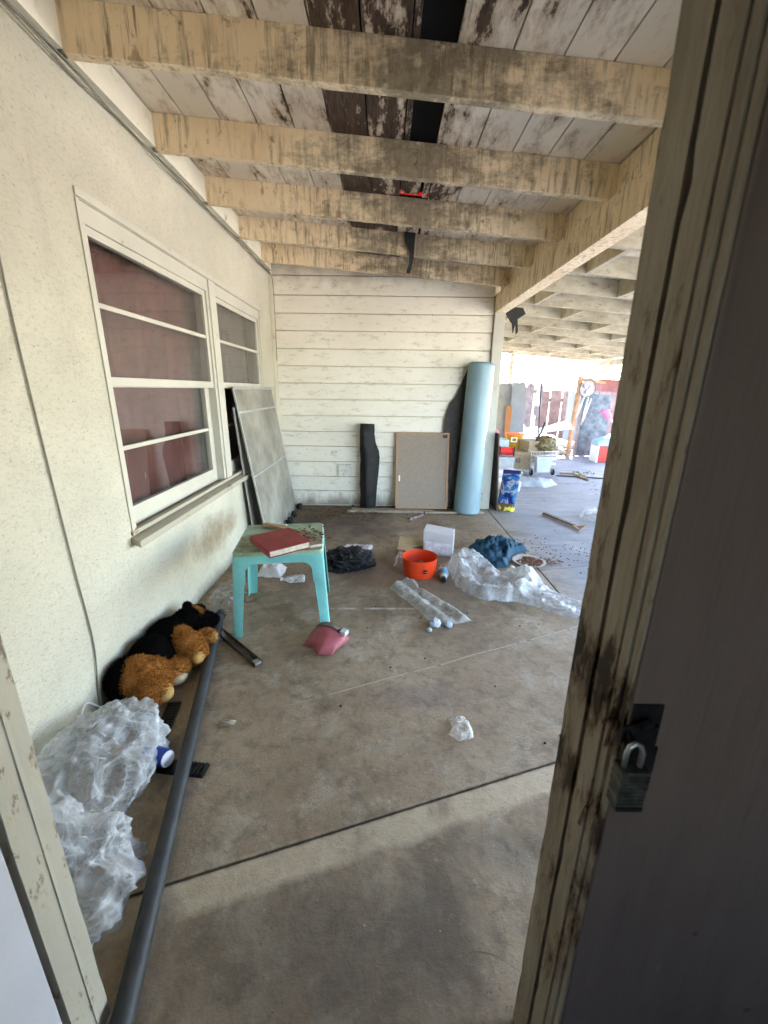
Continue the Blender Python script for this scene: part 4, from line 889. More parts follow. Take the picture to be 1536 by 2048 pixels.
# ================================================================== blue cloth, plate of kibble
BLUE = plain('blue denim cloth', (0.014, 0.052, 0.085), 0.85, 0.2, 30, 0.3)
P = [(0.74, 3.46), (0.79, 3.32), (0.82, 3.20), (0.93, 3.10), (1.04, 3.12), (1.10, 3.30), (1.20, 3.42), (1.34, 3.50), (1.33, 3.64), (1.22, 3.72), (1.08, 3.76), (0.92, 3.70), (0.82, 3.58)]
cx_, cy_ = 1.02, 3.46
def hcl(x, y):
    a = math.atan2(y - cy_, x - cx_); d = math.hypot(x - cx_, y - cy_)
    return 0.13 * max(0.2, 1 - d / 0.38) * (0.75 + 0.55 * abs(sin(a * 3.5 + d * 12)) + 0.30 * abs(sin(a * 7.5 - d * 26 + 1))) * 0.85 + 0.008
o = drape(P, hcl, 0.035, 0.007, 11, 31, ridge=1.0, wob=0.02); tag(o.build('blue_cloth', BLUE, smooth='all'), 'rumpled blue cloth heaped on the concrete beside the plate of pet food', 'cloth')
pt = thing('plate', 'white plate half covered with brown pet food', 'plate', (1.245, 3.225, 0.002))
MB().lathe([(0.0, 0.004), (0.075, 0.005), (0.100, 0.010), (0.135, 0.020), (0.138, 0.0225), (0.134, 0.0235), (0.100, 0.0135), (0.074, 0.0085), (0.0, 0.0075)], (0, 0, 0), 48).build('dish', plain('white paper plate', (0.36, 0.34, 0.30), 0.5, 0.1), pt, smooth=True, weld=.0001)
KIB = plain('brown kibble', (0.17, 0.065, 0.03), 0.8, 0.5, 60)
def crumbs(spots, r, name, label, m, cat='pet food'):
    mb = MB()
    for x, y, z in spots: mb.ball((x, y, z), (r * random.uniform(.6, 1.3), r * random.uniform(.6, 1.3), r * random.uniform(.5, .8)), 6)
    return tag(mb.build(name, m, smooth='all'), label, cat, kind='stuff')
sp = []
for _ in range(230):
    a = random.uniform(0, 6.28); d = 0.11 * math.sqrt(random.random()); sp.append((1.245 + d * cos(a), 3.225 + d * sin(a) - .008, 0.018 + 0.02 * random.random() * (1 - d / .11)))
sp = [s for s in sp if not (s[0] < 1.21 and s[1] > 3.25)]
for _ in range(70): sp.append((random.gauss(1.42, 0.06), random.gauss(3.24, 0.04), 0.006 + abs(random.gauss(0, .008))))
crumbs(sp, 0.0075, 'pet_food', 'brown kibble heaped on the white plate and spilled beside it', KIB)
sp = [(random.gauss(1.62, 0.28), random.gauss(3.45, 0.22), 0.004) for _ in range(90)] + [(random.uniform(-.2, 1.2), random.uniform(1.2, 4.4), 0.003) for _ in range(45)]
crumbs(sp, 0.0062, 'crumbs', 'scattered dark crumbs over the concrete', plain('dark crumbs', (0.07, 0.05, 0.04), .9), 'crumbs')

# ================================================================== plastic sheeting
P = [(0.54, 3.22), (0.62, 3.30), (0.78, 3.24), (0.90, 2.99), (0.94, 2.95), (1.04, 3.02), (1.13, 2.95), (1.22, 2.78), (1.27, 2.62), (1.42, 2.50), (1.40, 2.36), (1.27, 2.33), (1.12, 2.40), (1.02, 2.50), (0.88, 2.55), (0.74, 2.56), (0.62, 2.64), (0.55, 2.76), (0.54, 2.98)]
def hs_(x, y):
    a = math.exp(-((x - 0.68) ** 2 + (y - 3.02) ** 2) / 0.03) * 0.15 + math.exp(-((x - 0.98) ** 2 + (y - 2.80) ** 2) / 0.03) * 0.08
    rim = math.exp(-(abs(math.hypot((x - .83), (y - 2.86)) - 0.27) / 0.05) ** 2) * 0.08
    return a + rim + 0.03
o = drape(P, hs_, 0.04, 0.0085, 6, 41, ridge=1.1, wob=0.02); tag(o.build('plastic_sheet', FILM, smooth='all'), 'big crumpled milky plastic sheet sprawled across the slab joint', 'plastic sheet')
P = [(0.05, 2.74), (0.10, 2.83), (0.20, 2.90), (0.26, 2.84), (0.27, 2.74), (0.40, 2.58), (0.58, 2.30), (0.47, 2.255), (0.38, 2.24), (0.31, 2.27), (0.22, 2.46)]
def hn(x, y):
    u = ((x - 0.12) * 0.78 + (y - 2.70) * 0.62); return 0.028 + 0.018 * sin((x * 0.87 + y * 0.5) * 52)
o = drape(P, hn, 0.03, 0.007, 9, 51, ridge=0.5, wob=0.008); tag(o.build('plastic_sleeve', FILM2, smooth='all'), 'long narrow milky plastic sleeve lying before the orange tub', 'plastic sleeve')
for i, (x, y, r, lab) in enumerate([(0.325, 2.225, 0.034, 'blue white crumpled wad at the near end of the plastic sleeve'), (0.41, 2.225, 0.024, 'small white wad right of the larger one on the sleeve'), (0.29, 2.175, 0.015, 'tiny white ball in front of the sleeve end')]):
    q = MB().ball((x, y, r * .8), (r, r * .9, r * .8), 28, 0.5, 4); tag(q.build('paper_wad', plain('white tissue', (0.42, 0.46, 0.50), .8, .1, 40, .5), smooth='all'), lab, 'paper wad')
o = drape([(0.285, 1.40), (0.33, 1.36), (0.39, 1.375), (0.395, 1.44), (0.37, 1.50), (0.30, 1.485), (0.31, 1.44)], 0.028, 0.02, 0.005, 26, 61, ridge=1.2, wob=.01)
tag(o.build('foil_scrap', clear_plastic('crinkled cellophane', 0.6, (.86, .84, .80), 40), smooth='all'), 'small crinkled cellophane scrap alone on the open concrete', 'wrapper')
q = MB().ball((-0.665, 1.44, 0.012), (.035, .014, .012), 16, .8, 5); tag(q.build('twig_scrap', plain('pale husk', (0.34, 0.28, 0.20), .8, .3, 60), smooth='all'), 'small pale husk right of the grey pipe', 'husk')

# ================================================================== things leaning on the back wall
def mat_mesh():
    t = NT('dusty insect mesh', 0.8, 0.2); t.base(t.mix(t.step(t.noise(3, 8, .7), .4, .65), (0.24, 0.225, 0.185), (0.38, 0.355, 0.29)))
    tr = t.n.new('ShaderNodeBsdfTransparent'); mx = t.n.new('ShaderNodeMixShader'); t.L(t.step(t.noise(2, 6, .6), -0.9, 0.75), mx.inputs[0])
    t.L(tr.outputs[0], mx.inputs[1]); t.L(t.p.outputs[0], mx.inputs[2]); t.L(mx.outputs[0], t.n['Material Output'].inputs[0]); return t.m
MESH = mat_mesh(); ALU = plain('weathered aluminium frame', (0.46, 0.46, 0.43), 0.5, 0.15, 10, .1, .5)
def screen(label, B1, B2, T1, T2, mid=True, group=None):
    B1, B2, T1, T2 = map(Vector, (B1, B2, T1, T2)); s = thing('window_screen', label, 'window screen', tuple(B1)); o_ = B1
    f = MB(); nrm = (B2 - B1).cross(T1 - B1).normalized()
    for a, b in ((B1, T1), (B2, T2), (B1, B2), (T1, T2)): f.bar(a - o_, b - o_, 0.022, 0.012, up=nrm)
    if mid: f.bar(B1.lerp(T1, .86) - o_, B2.lerp(T2, .86) - o_, 0.02, 0.008, up=nrm); f.bar(B1.lerp(T1, .46) - o_, B2.lerp(T2, .46) - o_, 0.016, 0.006, up=nrm)
    f.build('frame', ALU, s, bevel=.001)
    k = nrm * 0.001
    MB().hexa([B1 - o_ - k, B2 - o_ - k, B2 - o_ + k, B1 - o_ + k, T1 - o_ - k, T2 - o_ - k, T2 - o_ + k, T1 - o_ + k]).build('mesh', MESH, s)
    return s
screen('large dusty window screen leaning on the left wall in the corner', (-1.06, 3.57, 0.012), (-1.075, 4.86, 0.012), (-1.232, 3.48, 1.40), (-1.232, 4.66, 1.40))
screen('smaller screen wedged behind the large one under the far window', (-1.19, 3.60, 0.012), (-1.18, 4.75, 0.012), (-1.238, 3.47, 1.24), (-1.238, 4.60, 1.24), False)
q = MB()
for (x, y, z, r) in [(-1.05, 4.80, .035, .035), (-1.04, 4.45, .04, .03), (-1.035, 4.22, .03, .035)]:
    tag(MB().ball((x + .03, y, z), r, 18, .9, 4).build('dirt_clump', BLACKP, smooth='all'), {0.035: 'black dirt clump', .03: 'black dirt clump'}[r] + {4.80: ' at the far foot of the large screen', 4.45: ' at the middle of the large screen foot', 4.22: ' nearest along the large screen foot'}[y], 'dirt clump')
# black felt roll
fr = thing('felt_roll', 'black felt roll standing against the siding with a folded flap', 'felt roll', (-0.19, 4.83, 0.03))
q = MB(); pr = []
for i in range(15):
    t = i / 14; pr.append((-.005 + 0.003 * sin(i), 0.03 * t, 0.99 * t))
q.tube(pr, [0.085 + .003 * sin(i * 2.1) for i in range(15)], 22); q.v = [Vector((v.x, v.y * .75, v.z)) for v in q.v]; q.build('roll', BLACKP, fr, smooth='all')
q = MB(); rows = [(0.985, -.075, .05, -.07), (0.86, -.04, .085, -.10), (0.78, -.055, .095, -.105), (0.68, -.03, .135, -.10), (0.60, -.03, .145, -.095), (0.45, -.03, .135, -.09), (0.25, -.03, .115, -.085), (0.01, -.03, .10, -.075)]
vs = []; fs = []
for z, xa, xb, y in rows:
    for k in range(5): t = k / 4; vs.append((xa + (xb - xa) * t, y * (1 - t * t * .8) + 0.02 * t, z))
for i in range(len(rows) - 1):
    for k in range(4): fs.append((5 * i + k, 5 * i + k + 1, 5 * i + 6 + k, 5 * i + 5 + k))
f = q.add(vs, fs).build('flap', BLACKP, fr, smooth='all'); md = f.modifiers.new('s', 'SOLIDIFY'); md.thickness = 0.006
# framed fibreboard
pb = thing('framed_board', 'brown fibreboard panel in a thin wooden frame leaning on the siding', 'panel', (0.147, 4.765, 0.028)); pb.rotation_euler = (radians(-7.5), 0, 0)
W_, H_ = 0.625, 0.905
MB().box(0.02, W_ - .02, 0.008, 0.014, 0.02, H_ - .02).build('board', plain('brown fibreboard', (0.27, 0.215, 0.165), 0.8, 0.08, 30, 0.3, bscale=120), pb)
q = MB(); q.box(0, 0.022, 0, 0.03, 0, H_); q.box(W_ - .022, W_, 0, 0.03, 0, H_); q.box(0.022, W_ - .022, 0, 0.03, 0, 0.022); q.box(0.022, W_ - .022, 0, 0.03, H_ - .022, H_)
q.build('frame', plain('pine frame', (0.38, 0.22, 0.12), 0.6, 0.15, 9), pb, bevel=.002)
MB().box(0.035, 0.052, 0.001, 0.0078, 0.33, 0.40).build('latch', WHITEP, pb, bevel=.004)
# blue roll and dark panel behind it
BL = NT('light blue vinyl', 0.35, 0.4); BL.base(BL.mix(BL.math('MULTIPLY', BL.step(BL.noise(6, 8, .7, BL.map((1, 1, .4))), .48, .7), .5), BL.ramp(BL.noise(1.5, 5), [(0.3, (0.17, 0.265, 0.30)), (0.7, (0.21, 0.31, 0.345))]), (0.14, 0.17, 0.17))); BL.bump(BL.noise(3, 4), .15, .02)
rl = thing('vinyl_roll', 'tall light blue vinyl roll standing in the corner by the white post', 'vinyl roll', (1.00, 4.745, 0.003)); rl.rotation_euler = (radians(-1.8), radians(2.2), 0)
q = MB(); vs = []; fs = []; n = 150; zz = [0, .02, .4, .9, 1.3, 1.66, 1.685]
for j, z in enumerate(zz):
    for i in range(n + 1):
        a = -0.35 + 3.6 * 2 * pi * i / n; r = 0.157 - 0.011 * a / (2 * pi) - 0.012 * z / 1.7 - (0.003 if j == len(zz) - 1 else 0) + .002 * noise.noise(Vector((cos(a) * 2, sin(a) * 2, z * 2)))
        vs.append((r * cos(-a), r * sin(-a), z + (0.012 * min(1, i / 60))))
for j in range(len(zz) - 1):
    for i in range(n): fs.append((j * (n + 1) + i, j * (n + 1) + i + 1, (j + 1) * (n + 1) + i + 1, (j + 1) * (n + 1) + i))
f = q.add(vs, fs).build('roll', BL.m, rl, smooth='all'); md = f.modifiers.new('s', 'SOLIDIFY'); md.thickness = 0.004
MB().tube([(0.118, -0.093, 0.75), (0.127, -0.075, 0.95), (0.131, -.068, 1.06)], 0.004, 6).build('tear', BLK, rl)
q = MB(); P = [(0.84, .01), (0.985, .01), (1.06, 1.60), (0.945, 1.64), (0.90, 1.54), (0.83, 1.36), (0.755, 1.24), (0.715, 1.12), (0.695, 0.90), (0.72, 0.65), (0.775, 0.40)]
n = len(P); vs = [(x, 4.862 + 0.04 * z / 1.64, z) for x, z in P] + [(x, 4.870 + 0.04 * z / 1.64, z) for x, z in P]
q.add(vs, [list(range(n)), [n + i for i in range(n)][::-1]] + [(i, (i + 1) % n, n + (i + 1) % n, n + i) for i in range(n)])
tag(q.build('felt_sheet', plain('dark grey felt sheet', (0.055, 0.05, 0.047), 0.9, 0.3, 30, 0.4)), 'dark grey curved felt sheet standing between the siding and the blue roll', 'felt sheet')
# planks on the floor along the wall
PINE = plain('pale pine lath', (0.36, 0.29, 0.21), 0.7, 0.2, 12)
for a, b_, w_, h, lab in [((-0.42, 4.70, 0.012), (0.48, 4.685, 0.012), 0.05, 0.02, 'pale pine lath on the floor before the black roll'), ((0.50, 4.68, 0.010), (1.20, 4.70, 0.010), 0.055, 0.016, 'pale pine lath on the floor under the blue roll side'), ((-0.38, 4.78, 0.010), (0.60, 4.76, 0.010), 0.07, 0.016, 'wider pine lath close to the siding behind the others')]:
    tag(MB().bar(a, b_, w_, h, jit=.001).build('wood_lath', PINE, bevel=.001), lab, 'wood lath', 'laths on the floor along the siding')
P = [(0.26, 4.42), (0.30, 4.38), (0.42, 4.48), (0.50, 4.62), (0.45, 4.65), (0.34, 4.54)]
o = drape(P, 0.02, .02, .008, 20, 77); tag(o.build('rag', plain('checked rag', (0.30, 0.20, 0.19), .9, .7, 40), smooth='all'), 'small mottled rag on the floor before the framed board', 'rag')
leaves(420, -0.55, 4.62, 0.0, 0.75, 0.34, 0.024, 'dead_leaves', 'dark leaf litter along the foot of the siding', h=.02)
leaves(120, -1.05, 2.9, 0.0, 0.16, 1.6, 0.014, 'wall_litter', 'dark grit and leaf bits along the foot of the stucco wall', h=.008)
leaves(70, -0.35, 3.95, 0.0, 0.9, 0.5, 0.016, 'floor_litter', 'thin scattered litter on the back floor', plain('grey litter', (0.22, 0.18, 0.15), .9, .5, 30), h=.008)

# ================================================================== by the white post
s_ = MB().hexa([(1.385, 4.72, 0.002), (1.40, 4.72, 0.002), (1.405, 5.30, 0.002), (1.39, 5.30, 0.002), (1.325, 4.72, 0.93), (1.34, 4.72, 0.93), (1.345, 5.30, 0.93), (1.33, 5.30, 0.93)])
s_.xf(Matrix.Translation((-0.006, 0.06, 0))); tag(s_.build('leaning_panel', DKWOOD, bevel=.002), 'thin dark panel leaning edge-on against the white post', 'panel')
BB = NT('printed blue pet food bag', 0.3, 0.5)
v = BB.noise(9, 3, .5, BB.map((1, 1, 1), loc=(2, 0, 5)), 1.2)
c = BB.ramp(v, [(0.0, (0.005, 0.012, 0.11)), (0.44, (0.008, 0.02, 0.15)), (0.45, (0.012, 0.11, 0.28)), (0.54, (0.02, 0.14, 0.32)), (0.55, (0.30, 0.30, 0.34)), (0.63, (0.16, 0.08, 0.06))], 'CONSTANT')
c = BB.mix(BB.step(BB.co(2), 0.455, 0.46), c, (0.012, 0.02, 0.12)); c = BB.mix(BB.step(BB.co(2), 0.10, 0.09), c, BB.ramp(BB.noise(14, 2), [(.45, (0.13, .06, .04)), (.55, (0.62, 0.60, 0.06))], 'CONSTANT')); BB.base(c)
pf = thing('pet_food_bag', 'upright blue printed pet food bag beside the leaning panel', 'bag', (1.50, 4.86, 0.0), radians(-25))
q = MB(); vs = []; fs = []; NZ = 14
for j in range(NZ + 1):
    t = j / NZ; z = 0.50 * t; hw = 0.115 - .012 * sin(t * 3); hd = 0.055 * (1 - t) ** .5 + 0.004; lean = 0.05 * t
    for k in range(24):
        a = 2 * pi * k / 24; cx, cy = math.copysign(abs(cos(a)) ** .35, cos(a)), math.copysign(abs(sin(a)) ** .6, sin(a))
        vs.append((cx * hw + lean + .006 * noise.noise(Vector((a, z * 9, 1))), cy * hd + .012 * noise.noise(Vector((cx * 2, z * 8, 3))), z))
for j in range(NZ):
    for k in range(24): fs.append((j * 24 + k, j * 24 + (k + 1) % 24, (j + 1) * 24 + (k + 1) % 24, (j + 1) * 24 + k))
fs += [list(range(24))[::-1], [NZ * 24 + k for k in range(24)]]
q.add(vs, fs).build('bag_body', BB.m, pf, smooth=True)
MB().box(0.135, 0.165, -0.0085, 0.0085, 0.462, 0.492).build('yellow_mark', plain('yellow print', (.7, .65, .08)), pf)
# stick and litter on the driveway
s_ = thing('broken_stick', 'long broken brown stick lying on the driveway', 'stick')
MB().bar((1.91, 4.66, 0.02), (2.07, 4.22, 0.018), 0.045, 0.024, jit=.004).build('shaft', DKWOOD, s_, bevel=.002); MB().bar((1.885, 4.645, 0.008), (2.05, 4.21, 0.008), 0.02, 0.012).build('split_edge', PINE, s_)
q = MB()
for k in range(5): q.bar((2.06 + .01 * k, 4.24 - .01 * k, 0.015), (2.085 + .025 * k - .03, 4.05 + .02 * k, 0.02 + .006 * k), .012, .010, jit=.003)
q.build('splinters', WOOD, s_)
o = drape([(2.27, 4.50), (2.40, 4.36), (2.62, 4.45), (2.60, 4.72), (2.36, 4.70)], 0.12, .06, .012, 9, 91); tag(o.build('plastic_bag', BAG, smooth='all'), 'crumpled clear bag on the driveway beyond the broken stick', 'plastic bag')
leaves(110, 3.0, 6.3, 0.0, 1.7, 2.6, 0.028, 'driveway_litter', 'bits of litter scattered over the driveway', plain('mixed grey litter', (0.20, 0.18, 0.16), .9, .5, 20), h=.006)
s_ = thing('torn_branch', 'forked branch with grey green leaves on the far driveway', 'branch')
MB().tube([(3.15, 7.2, .02), (3.32, 7.05, .04), (3.5, 7.0, .02)], .018, 8).tube([(3.32, 7.05, .04), (3.36, 6.8, .02), (3.38, 6.62, .02)], [.02, .022, .018], 8).build('twig', PINE, s_)
q = MB()
for _ in range(26):
    x, y = random.gauss(3.48, .10), random.gauss(7.05, .10); a = random.uniform(0, 6.28); L = .06
    q.add([(x, y, .02), (x + L * cos(a), y + L * sin(a), .03 + random.uniform(0, .05)), (x + L * cos(a + .5), y + L * sin(a + .5), .06)], [(0, 1, 2)])
tag(q.build('leaf_tuft', plain('grey green leaves', (.10, .14, .07), .8), s_), kind='stuff')
tag(MB().tube([(3.0, 7.0, .01), (3.9, 6.75, .012), (4.8, 6.55, .01)], .012, 6).build('hose', plain('thin dark hose', (.06, .06, .07))), 'thin dark hose lying across the far driveway', 'hose')

# ================================================================== junk round the shopping cart
CARTON = plain('tan cardboard box', (0.27, 0.21, 0.135), 0.85, 0.12, 8)
ct = thing('carton', 'open tan recycling carton tilted in front of the cart', 'box', (2.41, 7.2, 0.10), radians(-8)); ct.rotation_euler = (0, radians(3), radians(-8))
q = MB(); 
for x0, x1, y0, y1 in ((-.19, .19, -.12, -.112), (-.19, .19, .112, .12), (-.19, -.182, -.112, .112), (.182, .19, -.112, .112)): q.hexa([(x0 * .85, y0 * .85, 0), (x1 * .85, y0 * .85, 0), (x1 * .85, y1 * .85, 0), (x0 * .85, y1 * .85, 0), (x0, y0, .30), (x1, y0, .30), (x1, y1, .30), (x0, y1, .30)])
q.box(-.155, .155, -.095, .095, .001, .008); q.build('box_walls', CARTON, ct)
PR = plain('grey print', (.10, .09, .09)); a_ = []
q = MB()
for k in range(3):
    a = radians(90 + 120 * k); b = radians(90 + 120 * (k + 1)); p0 = Vector((cos(a) * .055, 0, sin(a) * .055)); p1 = Vector((cos(b) * .055, 0, sin(b) * .055))
    q.bar(p0.lerp(p1, .22), p0.lerp(p1, .66), .004, .020, up=(0, 0, 1) if k != 0 else (0, 0, 1)); dd = (p1 - p0).normalized(); pp = Vector((-dd.z, 0, dd.x)); e = p0.lerp(p1, .64)
    q.add([e + pp * .022 + Vector((0, -.002, 0)), e - pp * .022 + Vector((0, -.002, 0)), e + dd * .03 + Vector((0, -.002, 0))], [(0, 1, 2)])
q.xf(Matrix.Translation((-0.06, -0.1175, .15)) @ Matrix.Rotation(radians(-3.5), 4, 'X')); q.build('recycling_mark', PR, ct)
MB().box(-.11, 0.0, -.1235, -.1205, .235, .252).build('red_print', plain('red print', (.45, .10, .06)), ct)
crt = thing('shopping_cart', 'shopping cart with tall bent handle heaped with boxes and scrap', 'cart', (2.72, 7.35, 0), radians(8))
WIREM = plain('galvanised wire', (.55, .56, .58), .35, .1, 5, 0, .8)
q = MB()
for i in range(9):
    u = -.22 + .055 * i; q.tube([(u, -.36, .42), (u, -.30, .18), (u, .25, .18), (u, .32, .52)], .004, 5)
for z, yy in ((.20, -.305), (.28, -.325), (.36, -.345), (.42, -.362)): q.tube([(-.23, yy, z), (.23, yy, z), (.24, .28 + (z - .2) * .15, z + .02), (-.24, .28 + (z - .2) * .15, z + .02), (-.23, yy, z)], .005, 5)
for i in range(9):
    v = -.30 + .07 * i
    for s in (-1, 1): q.tube([(s * .225, v, .18), (s * .235, v, .43)], .004, 5)
q.build('basket', WIREM, crt)
q = MB(); q.tube([(-.2, -.30, .12), (-.2, .30, .14), (-.22, .34, .55), (.22, .34, .55), (.2, .30, .14), (.2, -.30, .12)], .011, 8); q.build('chassis', WIREM, crt, smooth='all')
for x, y in ((-.2, -.30), (.2, -.30), (-.2, .28), (.2, .28)):
    wl = MB().lathe([(.0, -.011), (.045, -.013), (.055, -.008), (.055, .008), (.045, .013), (.0, .011)], (x, y, .057), 20, (1, 0, 0)); wl.build('wheel', BLK, crt, smooth=True)
    q = MB().box(x - .016, x - .0135, y - .015, y + .015, .05, .135); q.box(x + .0135, x + .016, y - .015, y + .015, .05, .135); q.build('caster_fork', WIREM, crt)
def boxthing(name, label, cat, c, s, m, rz=0, rot=None, bevel=.004, taper=.0, group=None):
    q = MB(); x, y, z = s; k = 1 + taper
    q.hexa([(-x / 2, -y / 2, 0), (x / 2, -y / 2, 0), (x / 2, y / 2, 0), (-x / 2, y / 2, 0), (-x / 2 * k, -y / 2 * k, z), (x / 2 * k, -y / 2 * k, z), (x / 2 * k, y / 2 * k, z), (-x / 2 * k, y / 2 * k, z)])
    o = q.build(name, m, bevel=bevel); o.location = c; o.rotation_euler = rot or (0, 0, rz); return tag(o, label, cat, group)
boxthing('carton', 'tan carton with dark scraps riding in the shopping cart', 'box', (2.66, 7.35, .215), (.36, .34, .36), CARTON, radians(12))
boxthing('plastic_crate', 'translucent white plastic crate hanging at the cart side', 'crate', (2.68, 6.86, .10), (.22, .10, .26), plain('milky plastic', (.38, .42, .46), .4), radians(5), taper=.2)
q = MB().ball((2.84, 7.25, .50), (.17, .15, .13), 24, .9, 3); tag(q.build('scrap_bundle', plain('mixed dark scrap', (.16, .13, .07), .8, .9, 14), smooth='all'), 'bundle of dark and tan scrap on the right of the cart', 'scrap')
tag(MB().tube([(2.90, 7.95, 1.55), (2.87, 7.8, 1.1), (2.84, 7.6, .55)], .012, 8).build('rod', BLK, smooth='all'), 'long thin black rod standing up out of the cart', 'rod')
tag(MB().tube([(2.77, 7.2, .90), (2.72, 7.2, .72), (2.64, 7.2, .55), (2.63, 7.2, .49), (2.67, 7.2, .46), (2.75, 7.2, .47)], .016, 8).build('hooked_handle', BLK, smooth='all'), 'thick black hooked handle leaning in the cart', 'handle')
YEL = plain('yellow plastic', (0.45, 0.24, 0.008), .4, .08, 5, .05)
co = thing('drink_cooler', 'yellow drink cooler bucket with side handle behind the cart', 'cooler', (2.40, 7.62, .28))
MB().lathe([(.0, 0), (.13, 0), (.155, .30), (.160, .35), (.150, .352), (.0, .352)], (0, 0, 0), 32).build('body', YEL, co, smooth=True, weld=.0001)
MB().lathe([(.152, .353), (.166, .353), (.166, .385), (.15, .395), (.0, .395)], (0, 0, 0), 32).build('lid', plain('orange red lid', (.65, .16, .05), .5), co, smooth=True)
MB().tube([(-.10, -.13, .32), (-.10, -.175, .32), (-.01, -.185, .32), (-.01, -.15, .32)], .010, 8).tube([(-.10, -.13, .25), (-.10, -.17, .25), (-.01, -.18, .25), (-.01, -.145, .25)], .010, 8).tube([(-.10, -.172, .25), (-.10, -.172, .32)], .01, 8).tube([(-.01, -.18, .25), (-.01, -.18, .32)], .01, 8).build('handle', WHITEP, co)
boxthing('storage_crate', 'grey crate under the yellow cooler', 'crate', (2.40, 7.64, 0), (.42, .34, .279), plain('grey crate plastic', (.38, .38, .40), .5), 0, taper=.08)
spo = thing('cable_spool', 'red and black cable spool lying on its side by the post', 'spool', (2.03, 6.8, .455)); axs = (1, -.35, 0)
MB().lathe([(.0, -.13), (.075, -.13), (.08, -.12), (.08, -.10), (.05, -.09)], (0, 0, 0), 24, axs).build('flange', BLK, spo, smooth=True); MB().lathe([(.035, .12), (.082, .12), (.085, .125), (.085, .135), (.035, .14)], (0, 0, 0), 24, axs, True).build('flange', BLK, spo, smooth=True)
MB().lathe([(.05, -.09), (.064, -.085), (.066, .0), (.064, .115), (.035, .12)], (0, 0, 0), 24, axs).build('winding', plain('red cord', (.55, .03, .03), .5, .2, 40, .5, bscale=200), spo, smooth=True)
boxthing('plastic_bin', 'pale grey bin carrying the red spool', 'bin', (1.93, 6.85, 0), (.42, .30, .365), plain('pale grey bin', (.32, .34, .38), .45, .15, 8), radians(-6), taper=.1)
boxthing('paper_sack', 'crumpled white sack in front of the pale grey bin', 'sack', (1.90, 6.35, 0), (.34, .20, .24), plain('white sack', (.42, .41, .43), .7, .25, 9, .3), radians(8), bevel=.03)
q = MB().ball((1.78, 6.55, .13), (.10, .09, .10), 24, .3, 3); tag(q.build('plastic_jug', plain('white jug', (.66, .66, .70), .5), smooth='all'), 'round white jug with a red mark next to the post', 'jug'); 
boxthing('storage_crate', 'low white tray at the foot of the white sack', 'tray', (1.86, 5.95, 0), (.28, .22, .14), plain('white tray', (.6, .62, .66), .5, .2, 9), radians(-5), taper=.1)
q = MB().ball((1.86, 7.15, .70), (.12, .11, .10), 20, .3, 3); tag(q.build('pink_bundle', plain('pink cloth', (.36, .12, .14), .8), smooth='all'), 'pink cloth bundle on the pile beside the post', 'cloth')
boxthing('storage_crate', 'light blue crate beneath the pink bundle', 'crate', (1.90, 7.2, 0.0), (.42, .36, .61), plain('light blue crate', (.28, .36, .43), .5, .1), radians(4), taper=.05)
o = drape([(2.05, 6.15), (2.45, 6.05), (2.75, 6.30), (2.55, 6.65), (2.2, 6.75), (2.05, 6.5)], 0.10, .10, .02, 5, 101); tag(o.build('plastic_tarp', plain('pale blue grey tarp', (.28, .32, .38), .6, .2, 5, .1), smooth='all'), 'pale crumpled tarp on the ground before the carton', 'tarp')
o = boxthing('wood_plank', 'orange brown plank leaning among the grey boards', 'plank', (2.52, 8.55, 0), (.12, .025, 1.12), plain('orange plank', (.30, .12, .035), .6), 0, (radians(-6), radians(2), 0), .002)
for x, y, w_, h, lean, m_, lab, nm in [(2.34, 8.6, .20, 1.40, -5, plain('worn plywood', (.24, .22, .18), .8, .2, 5), 'pointed worn board nearest the post', 'fence_board'), (2.78, 8.72, .30, 1.58, -4, plain('grey sheet', (.20, .21, .23), .6, .15, 3), 'tall grey sheet leaning right of the orange plank', 'sheet_panel'), (2.48, 8.85, .42, 1.56, -4, plain('pale sheet', (.26, .26, .26), .6, .15, 3), 'pale sheet standing behind the orange plank', 'sheet_panel')]:
    P = [(-w_ / 2, 0), (w_ / 2, 0), (w_ / 2, h - .10), (0 if 'pointed' in lab else w_ / 2 - .05, h), (-w_ / 2 if 'pointed' not in lab else 0, h), (-w_ / 2, h - .10)]
    q = MB(); n = len(P); q.add([(a, -.01, b) for a, b in P] + [(a, .01, b) for a, b in P], [list(range(n)), [n + i for i in range(n)][::-1]] + [(i, (i + 1) % n, n + (i + 1) % n, n + i) for i in range(n)])
    o = q.build(nm, m_); o.location = (x, y, 0); o.rotation_euler = (radians(lean), 0, 0); tag(o, lab, 'board')

# ================================================================== fence and yard
GREYW = plain('weathered grey purple fence wood', (0.16, 0.135, 0.155), 0.85, 0.35, 6, 0.3); REDW = plain('faded red brown fence wood', (0.19, 0.125, 0.115), 0.85, 0.35, 5, 0.3)
fn = thing('picket_fence', 'weathered grey dog-eared picket fence with bright gaps behind the junk', 'fence')
x = 2.72; 
while x < 4.0:
    w_ = 0.195; h = 1.62 + random.uniform(-.02, .02); c_ = 0.075; tl_ = random.uniform(-.004, .004)
    P = [(x, 0.05), (x + w_, 0.05), (x + w_, h - c_), (x + w_ - c_, h), (x + c_, h), (x, h - c_)]
    q = MB(); n = 6; q.add([(a, 11.0 + tl_, b) for a, b in P] + [(a, 11.018 + tl_, b) for a, b in P], [list(range(n)), [n + i for i in range(n)][::-1]] + [(i, (i + 1) % n, n + (i + 1) % n, n + i) for i in range(n)])
    q.build('picket', GREYW, fn); x += 0.235
MB().box(2.7, 4.0, 11.02, 11.06, 1.36, 1.45).build('rail', GREYW, fn); MB().box(2.7, 4.0, 11.02, 11.06, 0.40, 0.49).build('rail', GREYW, fn); MB().box(3.96, 4.05, 11.02, 11.11, 0, 1.60).build('post', GREYW, fn)
